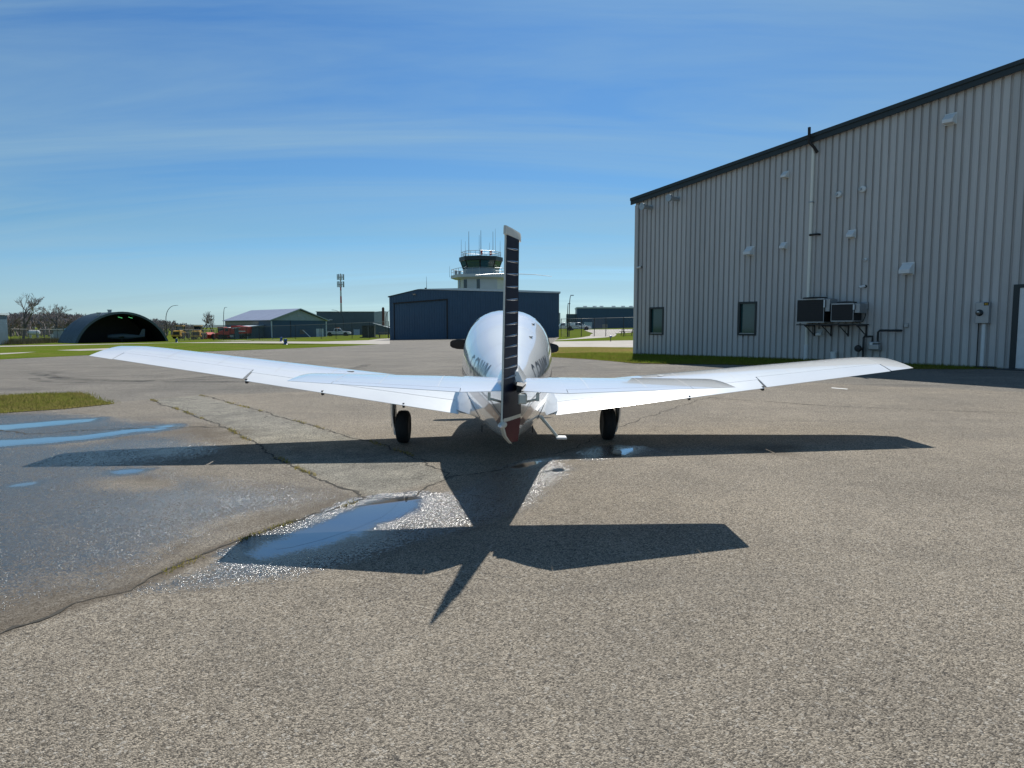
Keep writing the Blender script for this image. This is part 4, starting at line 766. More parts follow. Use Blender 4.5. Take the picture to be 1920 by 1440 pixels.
# condensers
def condenser(uv0, uv1, label, w=None):
    s0, z0 = uv0; s1, z1 = uv1; s0 += 0.42; s1 += 0.30; wd, hh = s1 - s0, z0 - z1; t = hthing('air_conditioner', s0, z1, label, 'air conditioner', 'condensers on the wall shelf'); dp = 0.62; y1 = -0.12; y0 = y1 - dp
    body = MB().bx(0.008, wd-0.008, y0+0.008, y1-0.008, 0.03, hh-0.05).build('coil', M['black'], t)
    fr = MB(); fr.bx(0, wd, y0, y1, 0, 0.03); fr.bx(0, wd, y0, y1, hh-0.05, hh-0.01)
    for x_ in (0, wd-0.014):
        for y_ in (y0, y1-0.014): fr.bx(x_, x_+0.014, y_, y_+0.014, 0.03, hh-0.05)
    fr.build('frame', M['galv'], t)
    mb = MB(); n = 11
    for i in range(n): z_ = 0.05 + (hh-0.12)*i/(n-1); mb.bx(0.03, wd-0.03, y0+0.004, y0+0.012, z_-0.004, z_+0.004)
    o = mb.build('fin_guard', M['metal_dark'], t)
    MB().lathe([(wd*0.42,0),(wd*0.40,0.05),(wd*0.12,0.07),(0.0,0.07)], (wd/2, (y0+y1)/2, hh-0.01), 'z', 20).build('fan_guard', M['black'], t, 40)
    MB().bx(wd+0.001, wd+0.17, y0+0.05, y1-0.05, hh*0.45, hh-0.03).build('service_box', M['metal_grey'], t, bevel=0.01); MB().bx(wd-0.022, wd+0.028, y0-0.006, y0-0.001, hh*0.62, hh-0.06).build('rating_plate', M['white_plain'], t)
condenser((7.689,2.23), (8.782,1.4), 'larger left condenser unit on the wall shelf'); condenser((8.908,2.046), (9.774,1.431), 'smaller right condenser unit on the wall shelf')
s0, z0 = (7.72,1.367); s1, z1 = (10.024,1.359); t = hthing('wall_shelf', s0+0.38, z0-0.02, 'dark steel bracket shelf carrying the two condensers', 'shelf'); LW = s1 - s0 - 0.1
mb = MB(); mb.bx(0, LW, -0.72, -0.66, -0.04, 0.0); mb.bx(0, LW, -0.16, -0.10, -0.04, 0.0); mb.build('rail', M['metal_dark'], t)
for i in range(4):
    x_ = 0.30 + (LW - 0.42)*i/3; mb = MB(); mb.bx(x_-0.02, x_+0.02, -0.04, -0.001, -0.42, -0.001); mb.tube([(x_,-0.03,-0.38),(x_,-0.66,-0.06)], 0.018, 6); mb.bx(x_-0.02,x_+0.02,-0.72,-0.041,-0.075,-0.042); mb.build('brace', M['metal_dark'], t)
s, z = (10.121,1.961); t = hthing('junction_box', s, z, 'grey junction box with cable right of the condensers', 'electrical box', FIT); MB().bx(-0.10,0.10,-0.12,-0.001,-0.12,0.12).build('box', M['metal_grey'], t, bevel=0.01); MB().tube([(0.03,-0.06,-0.12),(0.04,-0.06,-0.34),(-0.02,-0.10,-0.52),(-0.16,-0.22,-0.56),(-0.30,-0.32,-0.50)], 0.014, 8).build('cable', M['black'], t)
# gas meter
s, z = (10.555,0.637); t = hthing('gas_meter', s, z, 'grey gas meter with black pipework on the hangar wall', 'gas meter')
MB().bx(-0.16,0.17,-0.32,-0.08,-0.15,0.06).build('meter_body', M['metal_grey'], t, bevel=0.04, seg=3); MB().bx(-0.15,0.16,-0.33,-0.07,0.062,0.13).build('meter_head', M['galv'], t, bevel=0.03, seg=2); MB().bx(-0.10,-0.01,-0.34,-0.331,0.02,0.10).build('dial', M['white_plain'], t)
mb = MB(); mb.tube([(-0.08,-0.2,0.13),(-0.08,-0.2,0.30),(-0.34,-0.2,0.30),(-0.36,-0.2,0.26),(-0.36,-0.2,-0.60)], 0.035, 10); mb.tube([(0.09,-0.2,0.13),(0.09,-0.2,0.44),(0.14,-0.2,0.50),(0.66,-0.2,0.50),(0.72,-0.1,0.50),(0.72,0,0.50)], 0.035, 10); mb.build('pipework', M['metal_dark'], t, 40); MB().lathe([(0.0,-0.34),(0.10,-0.33),(0.12,-0.26),(0.05,-0.24),(0.05,-0.16)], (-0.50,0,-0.10), 'y', 18).build('regulator', M['metal_dark'], t, 40); MB().tube([(-0.5,-0.2,-0.1),(-0.36,-0.2,-0.14)], 0.03, 8).build('regulator_pipe', M['metal_dark'], t)
s, z = (9.163,0.312); t = hthing('pipe_stub', s, 0, 'white capped pipe stub standing at the foot of the wall', 'pipe', FIT); MB().tube([(0,-0.12,0),(0,-0.12,0.36)], 0.10, 14).build('pipe', M['white_plain'], t, 40); MB().tube([(0,-0.12,0.361),(0,-0.12,0.40)], 0.115, 14).build('cap', M['white_plain'], t, 40)
s, z = (11.428,1.303); t = hthing('outlet_box', s, z, 'small square outlet box alone on the lower wall', 'outlet', FIT); MB().bx(-0.06,0.06,-0.06,-0.001,-0.07,0.07).build('box', M['metal_grey'], t, bevel=0.01); MB().bx(-0.045,0.045,-0.068,-0.061,-0.055,0.0).build('flap', M['galv'], t)
# electricity meter
s, z = (13.553,1.676); t = hthing('electric_meter', s, z, 'grey electric meter box with glass dial and yellow 40 sign', 'electric meter')
MB().bx(-0.17,0.17,-0.22,-0.001,-0.32,0.30).build('cabinet', M['metal_grey'], t, bevel=0.012); MB().lathe([(0.0,-0.36),(0.06,-0.355),(0.078,-0.33),(0.085,-0.24),(0.10,-0.221)], (-0.06,0,-0.01), 'y', 20).build('meter_glass', M['glass_dark'], t, 40); MB().bx(-0.09,-0.03,-0.365,-0.355,0.0,0.03).build('dial_plate', M['white_plain'], t)
pl = MB().bx(0.04,0.165,-0.226,-0.2205,0.20,0.29).build('number_plate', M['black'], t)
tm = text_mesh('40', 0.10); tm.transform(Matrix.Translation((0.048, -0.2285, 0.21)) @ Matrix.Rotation(math.pi/2, 4, 'X')); tm.materials.append(mat('sign_yellow', (0.75, 0.42, 0.02), 0.5)); o = bpy.data.objects.new('number', tm); COL.objects.link(o); o.parent = pl
MB().tube([(0.03,-0.10,-0.321),(0.03,-0.10,-z)], 0.05, 12).build('conduit', M['white_plain'], t, 40); MB().tube([(-0.12,-0.06,-0.321),(-0.12,-0.05,-1.1),(-0.11,-0.06,-z)], 0.012, 6).build('cable', M['black'], t); MB().bx(-0.10,0.42,-0.34,-0.12,-z,-z+0.10).build('base_block', M['metal_dark'], t, bevel=0.01)
# ================================================================ buildings beyond the lawns
M['wall_blue'] = mat('wall_blue', (0.028, 0.075, 0.135), 0.45, noise=0.12, nscale=0.8)
M['wall_blue_grey'] = mat('wall_blue_grey', (0.06, 0.105, 0.14), 0.5, noise=0.15, nscale=0.6)
M['wall_slate'] = mat('wall_slate', (0.075, 0.105, 0.125), 0.55, noise=0.15, nscale=0.5)
M['wall_pale'] = mat('wall_pale', (0.30, 0.36, 0.38), 0.55, noise=0.15, nscale=1.5)
M['trim_pale'] = mat('trim_pale', (0.50, 0.57, 0.60), 0.4, noise=0.1, nscale=2)
M['roof_metal'] = mat('roof_metal', (0.36, 0.36, 0.42), 0.35, metal=0.35, noise=0.12, nscale=0.5)
M['tower_white'] = mat('tower_white', (0.62, 0.62, 0.60), 0.6, noise=0.10, nscale=0.8)
M['rust'] = mat('rust', (0.12, 0.05, 0.03), 0.8, noise=0.3, nscale=2)
M['wood'] = mat('wood', (0.16, 0.13, 0.10), 0.8, noise=0.3, nscale=4)
M['beige'] = mat('beige', (0.33, 0.28, 0.22), 0.7, noise=0.15, nscale=2)

def ribbed(mb, s0, s1, zb, zt, y, pitch=0.30, dep=0.035):
    """ribbed sheet along local x at depth y; zb, zt give its foot and head at x"""
    xs_ = []; x = s0
    while x < s1 - 1e-6:
        w = min(pitch, s1 - x); xs_ += [(x, 0), (x + w*0.62, 0), (x + w*0.70, -dep), (x + w*0.92, -dep)]; x += w
    xs_.append((s1, 0)); n = len(xs_)
    mb.add([(a, y+b, zb(a)) for a, b in xs_] + [(a, y+b, zt(a)) for a, b in xs_], [(i, i+1, n+i+1, n+i) for i in range(n-1)]); return mb

# blue hangar in the middle
A, B = Vector((-14.396, 80.824, 0)), Vector((5.336, 77.986, 0)); L = (B-A).length; rz = math.atan2(B.y-A.y, B.x-A.x)
bh = empty('blue_hangar', (A.x, A.y, 0.10), rz, 'dark blue ribbed hangar with a wide door behind the aircraft', 'building')
prof = lambda s: float(np.interp(s, [0, 3.5, L], [5.12, 5.93, 5.42])); DS0, DS1 = 0.55, 6.98; dtop = lambda s: float(np.interp(s, [DS0, DS1], [4.28, 4.72]))
ribbed(MB(), 0.0, DS0, lambda s: 0, prof, 0).build('wall', M['wall_blue'], bh)
mb = MB(); ribbed(mb, DS0, 3.5, lambda s: dtop(s)+0.10, prof, 0); ribbed(mb, 3.5, DS1, lambda s: dtop(s)+0.10, prof, 0); mb.build('wall_above_door', M['wall_blue'], bh)
ribbed(MB(), DS1, L, lambda s: 0, prof, 0).build('wall', M['wall_blue'], bh)
d_ = ribbed(MB(), DS0+0.06, DS1-0.10, lambda s: 0.12, lambda s: dtop(s)-0.02, 0.06).build('hangar_door', M['wall_blue'], bh)
mb = MB(); mb.prism([(DS0-0.05,dtop(DS0)),(DS1+0.05,dtop(DS1)),(DS1+0.05,dtop(DS1)+0.14),(DS0-0.05,dtop(DS0)+0.14)], -0.12, 0.10); mb.bx(DS1-0.10, DS1+0.04, -0.09, 0.10, 0, dtop(DS1)-0.005); mb.bx(DS0-0.03, DS0+0.05, -0.05, 0.10, 0, dtop(DS0)-0.005); mb.build('door_frame', M['black'], d_)
MB().loft([[(0.03,y,-0.5),(L-0.03,y,-0.5),(L-0.03,y,prof(L)-0.04),(3.5,y,prof(3.5)-0.04),(0.03,y,prof(0)-0.04)] for y in (0.14,)] + [[(x-2.4 if x > 1 else x, 16, z) for x, z in ((0.03,-0.5),(L-0.03,-0.5),(L-0.03,prof(L)-0.04),(3.5,prof(3.5)-0.04),(0.03,prof(0)-0.04))]]).build('body', M['wall_blue'], bh)
MB().loft([[(-0.15,y,prof(0)-0.06),(3.5,y,prof(3.5)-0.02),(L+0.15,y,prof(L)-0.02),(L+0.15,y,prof(L)+0.10),(3.5,y,prof(3.5)+0.06),(-0.15,y,prof(0)+0.06)] for y in (-0.08,)] + [[(x-2.4 if x > 1 else x, 16.2, z) for x, z in ((-0.15,prof(0)-0.06),(3.5,prof(3.5)-0.02),(L+0.15,prof(L)-0.02),(L+0.15,prof(L)+0.10),(3.5,prof(3.5)+0.06),(-0.15,prof(0)+0.06))]]).build('roof', M['trim_dark'], bh)
MB().loft([[(3.7,-0.13,prof(3.7)+0.03),(L+0.16,-0.13,prof(L)-0.02),(L+0.16,-0.13,prof(L)+0.16),(9,-0.13,prof(9)+0.30),(3.7,-0.13,prof(3.7)+0.09)], [(3.7,-0.085,prof(3.7)+0.03),(L+0.16,-0.085,prof(L)-0.02),(L+0.16,-0.085,prof(L)+0.16),(9,-0.085,prof(9)+0.30),(3.7,-0.085,prof(3.7)+0.09)]]).build('eave_flashing', M['trim_pale'], bh)
MB().bx(2.95, 3.25, -0.35, -0.05, 5.30, 5.45).build('wall_lamp', M['beige'], bh); MB().bx(-0.3, L+0.2, -0.6, 0.0, -0.25, 0.06).build('plinth', M['wall_slate'], bh)
ma = empty('radio_mast', (-10.4, 84, 0.2), 0, 'thin whip aerial rising over the blue hangar roof', 'antenna'); MB().tube([(0,0,5.2),(0,0,6.6),(0,0,7.6)], [0.04,0.03,0.015], 6).build('whip', M['galv'], ma); MB().bx(-0.22,0.02,-0.1,0.1,6.05,6.25).build('box', M['metal_dark'], ma)

# control tower
tw_ = empty('control_tower', on_ground(-4.7, 105, -0.3), 0, 'white airport control tower with slanted glass cab and roof aerials', 'control tower'); tz = tw_.location.z
def octo(r, z, ph=math.radians(-90)): return [(r*math.cos(ph + k*math.pi/4), r*math.sin(ph + k*math.pi/4), z - tz) for k in range(8)]
MB().loft([octo(3.55, tz), octo(3.55, 8.95)]).build('shaft', M['tower_white'], tw_)
MB().loft([octo(3.9, 8.8), octo(4.55, 9.0), octo(4.6, 9.02), octo(4.6, 9.45)]).build('balcony', M['tower_white'], tw_)
MB().loft([octo(2.75, 9.46), octo(2.75, 10.38)]).build('parapet', M['wall_pale'], tw_)
MB().loft([octo(2.3, 10.385), octo(2.55, 11.56)]).build('cab_core', M['black'], tw_)
ro, r1 = octo(2.72, 10.40), octo(3.12, 11.53)
for k in range(8):
    a, b, c, d = [Vector(p) for p in (ro[k], ro[(k+1)%8], r1[(k+1)%8], r1[k])]; q = [a.lerp(b,0.05), a.lerp(b,0.95), d.lerp(c,0.95), d.lerp(c,0.05)]
    inn = [p*1 + Vector((-p.x, -p.y, 0)).normalized()*0.04 for p in q]
    MB().loft([q, inn]).build('cab_window', M['glass_teal'], tw_); MB().tube([a, d], 0.07, 5).build('mullion', M['black'], tw_)
MB().loft([octo(3.15, 11.54), octo(3.32, 11.6), octo(3.32, 12.17), octo(3.1, 12.19)]).build('roof', M['trim_dark'], tw_)
def rail(r, z0, z1, name):
    mb = MB(); p0, p1, p2 = octo(r, z0), octo(r, z1), octo(r, (z0+z1)/2)
    for k in range(8):
        mb.tube([p1[k], p1[(k+1)%8]], 0.035, 5); mb.tube([p2[k], p2[(k+1)%8]], 0.025, 5)
        for f_ in (0, 0.33, 0.66): mb.tube([Vector(p0[k]).lerp(Vector(p0[(k+1)%8]), f_), Vector(p1[k]).lerp(Vector(p1[(k+1)%8]), f_)], 0.03, 5)
    mb.build(name, M['galv'], tw_)
rail(4.5, 9.45, 10.35, 'balcony_rail'); rail(3.0, 12.19, 12.95, 'roof_rail')
for x_, y_, z1, r_ in ((-3.0,0.2,14.9,0.035),(-2.3,-1.0,14.5,0.03),(-1.75,-1.4,15.9,0.06),(-0.15,-2.4,15.2,0.035),(0.1,-2.5,15.9,0.06),(1.35,-1.7,14.2,0.03),(1.85,-1.2,15.9,0.05),(2.2,-0.8,16.4,0.03),(2.9,0.3,14.7,0.035),(-4.75,-0.2,10.9,0.03)):
    z0 = 12.19 if x_ > -4 else 9.2; MB().tube([(x_,y_,z0-tz),(x_,y_,z1-tz)], [r_, r_*0.5], 6).build('antenna', M['metal_grey'], tw_)
for x_, y_ in ((0.2,-2.55),(1.55,-1.6)): MB().tube([(x_,y_,12.35-tz),(x_,y_,13.05-tz)], 0.16, 8).build('beacon', M['lens_red'], tw_)
for k, f_ in ((6, 0.35), (7, 0.12), (7, 0.9), (5, 0.7)):
    p = [Vector(q) for q in octo(3.57, 8.7)]; a = p[k].lerp(p[(k+1)%8], f_); t_ = (p[(k+1)%8] - p[k]).normalized(); n_ = Vector((t_.y, -t_.x, 0)); w = MB()
    w.loft([[a - t_*0.25, a + t_*0.25, a + t_*0.25 - Vector((0,0,1.6)), a - t_*0.25 - Vector((0,0,1.6))], [q + n_*0.04 for q in (a - t_*0.25, a + t_*0.25, a + t_*0.25 - Vector((0,0,1.6)), a - t_*0.25 - Vector((0,0,1.6)))]]); w.build('slit_window', M['glass_dark'], tw_)
mb = MB(); mb.bx(-3.95,-3.55,-0.9,-0.4,9.46-tz,10.15-tz); mb.bx(-3.3,-2.95,-2.0,-1.6,9.46-tz,10.0-tz); mb.build('balcony_equipment', M['metal_grey'], tw_)

# quonset
Ld = Vector((0.68, 0.733, 0)); qa = Vector((-77.7, 122.0, 0)); WQ, DQ, HQ = 15.8, 10.4, 5.75; qz = float(zg(-72, 128)) - 0.1
q = empty('arched_hangar', (qa.x, qa.y, qz), math.atan2(Ld.y, Ld.x), 'open dark arched hangar with light aircraft inside', 'building')
Rq = ((WQ/2)**2 + HQ**2) / (2*HQ); cz = HQ - Rq; a0 = math.asin((WQ/2)/Rq)
def arc(r, y, n=28): return [(WQ/2 + r*math.sin(t), y, max(-0.4, cz + r*math.cos(t))) for t in lin(-a0, a0, n)]
M['steel_blue'] = mat('steel_blue', (0.05, 0.085, 0.11), 0.45, metal=0.2, noise=0.35, nscale=0.7)
mb = MB(); ysq = []; y = 0.0
while y < DQ: ysq += [(y, 0), (y+0.35, 0), (y+0.45, 0.07), (y+0.75, 0.07)]; y += 0.85
mb.loft([arc(Rq + b, a) for a, b in ysq], False, False, False); mb.build('arch_shell', M['steel_blue'], q, 30)
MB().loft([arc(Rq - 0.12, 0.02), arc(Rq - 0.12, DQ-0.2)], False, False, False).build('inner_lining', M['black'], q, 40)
mb = MB(); r1_, r2_ = arc(Rq + 0.09, -0.06), arc(Rq - 0.30, -0.06); n = len(r1_); r3_, r4_ = arc(Rq + 0.09, 0.0), arc(Rq - 0.30, 0.0); mb.add(r1_ + r2_ + r3_ + r4_, [(i, i+1, n+i+1, n+i) for i in range(n-1)] + [(2*n+i, 2*n+i+1, i+1, i) for i in range(n-1)] + [(n+i, n+i+1, 3*n+i+1, 3*n+i) for i in range(n-1)]); mb.build('arch_rim', M['wall_slate'], q)
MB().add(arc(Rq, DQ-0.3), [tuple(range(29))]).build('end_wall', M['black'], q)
for s in (4.6, 6.4): MB().lathe([(0.32,0),(0.32,0.45),(0.42,0.45),(0.42,0.60),(0.0,0.62)], (s, 2.2, cz + math.sqrt(Rq**2-(s-WQ/2)**2)), 'z', 14).build('roof_vent', M['galv'], q, 40)
lampm = bpy.data.materials.new('tube_green'); lampm.use_nodes = True; lb = lampm.node_tree.nodes['Principled BSDF']; lb.inputs['Base Color'].default_value = (0.1,0.6,0.2,1); lb.inputs['Emission Color'].default_value = (0.15,0.8,0.3,1); lb.inputs['Emission Strength'].default_value = 0.6
for s, y in ((7.6, 2.5), (9.4, 2.5)): MB().tube([(s, 1.5, HQ-0.9), (s+1.6, 4.5, HQ-1.05)], 0.05, 6).build('tube_lamp', lampm, q)
def parked_plane(x, y, rz, label, sc=1.0):
    t = empty('stored_aircraft', (x, y, float(zg(x, y)) + 0.0), rz, label, 'airplane', 'aircraft stored in the arched hangar'); t.scale = (sc,)*3; m = M['wall_slate']
    MB().loft([[(w*math.cos(a), yy, 1.2 + hh*math.sin(a)) for a in [k*math.pi/6 for k in range(12)]] for yy, w, hh in ((-3.4,0.08,0.15),(-2,0.3,0.35),(-0.5,0.55,0.55),(0.8,0.6,0.6),(2,0.5,0.5),(3,0.3,0.35))]).build('fuselage', m, t, 50)
    MB().loft([[(s, 1.0-0.6*f, 1.0+0.06*abs(s)+0.09*g) for f, g in ((0,0),(0.4,1),(1.6,0.2),(1.6,0),(0.4,-0.6))] for s in (-5,-2.5,0,2.5,5)]).build('wing', m, t, 40)
    MB().prism([(-3.5,1.2),(-2.5,1.4),(-3.1,2.7),(-3.6,2.7)], -0.05, 0.05, 'x').build('fin', m, t); MB().bx(-1.7,1.7,-3.5,-2.9,1.2,1.26).build('tailplane', m, t)
    for s in (-1.4, 1.4): MB().lathe([(0.0,-0.08),(0.2,-0.08),(0.2,0.08),(0.0,0.08)], (s,0.5,0.2), 'x', 14).build('wheel', M['rubber'], t); MB().tube([(s,0.5,0.3),(s,0.6,1.0)], 0.04, 6).build('leg', m, t)
parked_plane(-73.9, 131.0, math.radians(118), 'grey light aircraft with tall fin in the arched hangar', 0.95)

# blue gable shed
N_, R_ = Vector((-52.9, 150.9, 0)), Vector((-47.2, 169.0, 0))
gd = Vector((0.70, 0.714, 0)).normalized(); WG = 13.6; LG = 24.0
g_ = empty('gable_shed', (N_.x, N_.y, float(zg(N_.x, N_.y)) - 0.15), math.atan2(gd.y, gd.x), 'blue shed with pale gable and grey metal roof behind the fence', 'building')
EV, RG, BND = 4.05, 6.5, 4.10
MB().bx(0, WG, 0.0, LG, -0.5, EV).build('wall', M['wall_blue'], g_)
MB().prism([(0.05,EV+0.02),(WG-0.05,EV+0.02),(WG/2,RG-0.05)], -0.02, LG-0.05).build('gable', M['wall_pale'], g_)
mb = MB(); 
for sx in (0, 1):
    a = (-0.5, EV-0.05) if sx == 0 else (WG+0.5, EV-0.05); b = (WG/2, RG+0.12); mb.prism([a, b, (b[0], b[1]+0.15), (a[0], a[1]+0.15)], -0.6, LG+0.3)
mb.build('roof', M['roof_metal'], g_)
for sx in (0, 1):
    a = (-0.5, EV-0.12) if sx == 0 else (WG+0.5, EV-0.12); b = (WG/2, RG+0.05); MB().prism([a, b, (b[0], b[1]+0.24), (a[0], a[1]+0.24)], -0.66, -0.61).build('barge_board', M['wall_pale'], g_)
for x_ in (0.08, WG-0.08): MB().bx(x_-0.14, x_+0.14, -0.06, -0.001, 0, EV-0.15).build('corner_trim', M['trim_pale'], g_)
MB().bx(WG*0.80, WG*0.865, -0.05, -0.003, 0, 2.2).build('door', M['trim_pale'], g_); MB().bx(WG*0.875, WG*0.94, -0.05, -0.003, 0, 2.2).build('door', M['trim_pale'], g_); w_ = MB().bx(WG*0.50, WG*0.60, -0.04, -0.003, 1.0, 2.0).build('window', M['wood'], g_)
MB().bx(WG*0.33, WG*0.34, -0.04, -0.003, 0, EV).build('wall_joint', M['black'], g_); MB().bx(WG*0.46, WG*0.54, -0.10, -0.021, RG-1.45, RG-1.15).build('gable_vent', M['metal_grey'], g_)
MB().bx(-0.05, -0.003, 6, LG-0.5, 3.15, 3.85).build('clerestory_band', M['beige'], g_)
ann = MB(); ann.loft([[(-6.4,y,-0.5),(-0.06,y,-0.5),(-0.06,y,2.9),(-6.4,y,2.25)] for y in (3.5, 9.0)]); an = ann.build('annex', M['wall_blue_grey'], g_)
MB().loft([[(-6.8,y,2.27),(-0.06,y,2.96),(-0.06,y,3.08),(-6.8,y,2.39)] for y in (3.2, 9.2)]).build('annex_roof', M['trim_pale'], an); aw = MB().bx(-5.3, -4.5, 3.44, 3.495, 1.0, 1.9).build('annex_window', M['trim_pale'], an); MB().bx(-5.17, -4.63, 3.41, 3.438, 1.12, 1.78).build('annex_pane', M['glass_dark'], an)
MB().bx(-3.9, -3.72, 3.42, 3.498, 0, 2.2).build('annex_trim', M['trim_pale'], an)
MB().tube([(WG*0.52,-0.9,1.9),(WG*0.60,-2.6,0.1)], 0.09, 6).build('prop_pole', M['white_plain'], g_)

# slate long building with chimney
sb = empty('slate_building', (-54.0, 190.0, -1.1), math.radians(2), 'long low dark slate coloured building left of the blue hangar', 'building')
MB().bx(0, 15.8, 0, 12, -0.5, 6.9).build('wall', M['wall_slate'], sb); MB().loft([[(15.81,0.0,-0.5),(18.0,3.0,-0.5),(18.0,12,-0.5),(15.81,12,-0.5)], [(15.81,0.0,6.95),(18.0,3.0,7.25),(18.0,12,7.25),(15.81,12,6.95)]]).build('end_wall', M['wall_pale'], sb)
MB().bx(-0.2, 15.85, -0.15, 12, 6.91, 7.05).build('roof_edge', M['beige'], sb); MB().prism([(15.9,-0.5),(20.6,-0.5),(20.6,2.3),(15.9,3.7)], -2.2, -0.02).build('annex', M['wall_slate'], sb); MB().prism([(15.8,3.72),(20.8,2.32),(20.8,2.45),(15.8,3.85)], -2.4, -0.01).build('annex_roof', M['trim_pale'], sb)
MB().bx(10.1, 11.8, -0.06, -0.003, 0.2, 2.1).build('door', M['trim_pale'], sb); MB().tube([(18.4,-0.6,-0.3),(18.4,-0.6,7.9),(18.4,-0.6,8.2)], [0.36,0.36,0.2], 12).build('chimney', M['rust'], sb, 40); MB().bx(3.4, 4.4, -0.25, -0.003, 4.6, 4.9).build('wall_lamp', M['metal_grey'], sb)

# shed at the left edge
ls = empty('corner_shed', (-78.6, 103.3, float(zg(-75, 103)) - 0.1), math.radians(20), 'blue metal shed cut off by the left picture edge', 'building')
ribbed(MB(), -9, 0, lambda s: 0, lambda s: 4.75, 0, 0.5, 0.08).build('wall', M['wall_blue_grey'], ls); MB().bx(-9, -0.05, 0.02, 8, 0, 4.7).build('body', M['wall_blue_grey'], ls); MB().bx(-9.2, 0.25, -0.35, 8.2, 4.76, 5.05).build('roof', M['trim_pale'], ls); MB().bx(-0.28, 0.02, -0.12, -0.05, 0, 4.74).build('corner_trim', M['trim_pale'], ls)
MB().bx(-1.7, -1.5, -0.12, -0.09, 0, 4.5).build('door_edge', M['trim_pale'], ls)

# blue building far right
fb = empty('far_blue_building', (20.6, 218.0, 0.6), math.radians(-3), 'long dark blue building with white roof edge beside the grey hangar corner', 'building')
MB().bx(0, 24, 0, 14, -0.5, 6.95).build('wall', M['wall_blue'], fb); MB().bx(-0.2, 24.2, -0.2, 14, 6.96, 7.35).build('roof_edge', M['white_plain'], fb); MB().bx(-3.2, -0.02, 2, 9, -0.5, 5.2).build('low_wing', M['wall_blue_grey'], fb)
for x_ in (2, 5, 7.2, 11, 14, 16.5): MB().bx(x_, x_+1.2, 1, 2, 7.36, 7.75).build('roof_unit', M['white_plain'], fb)
MB().bx(2.2, 4.8, -0.1, -0.003, 0.2, 2.6).build('loading_door', M['trim_pale'], fb); MB().bx(8.0, 9.7, -0.1, -0.003, 0.5, 1.9).build('wall_sign', M['beige'], fb)
MB().bx(-5.6, -5.2, 4, 4.4, -0.5, 5.6).build('flue_stack', M['metal_grey'], fb)

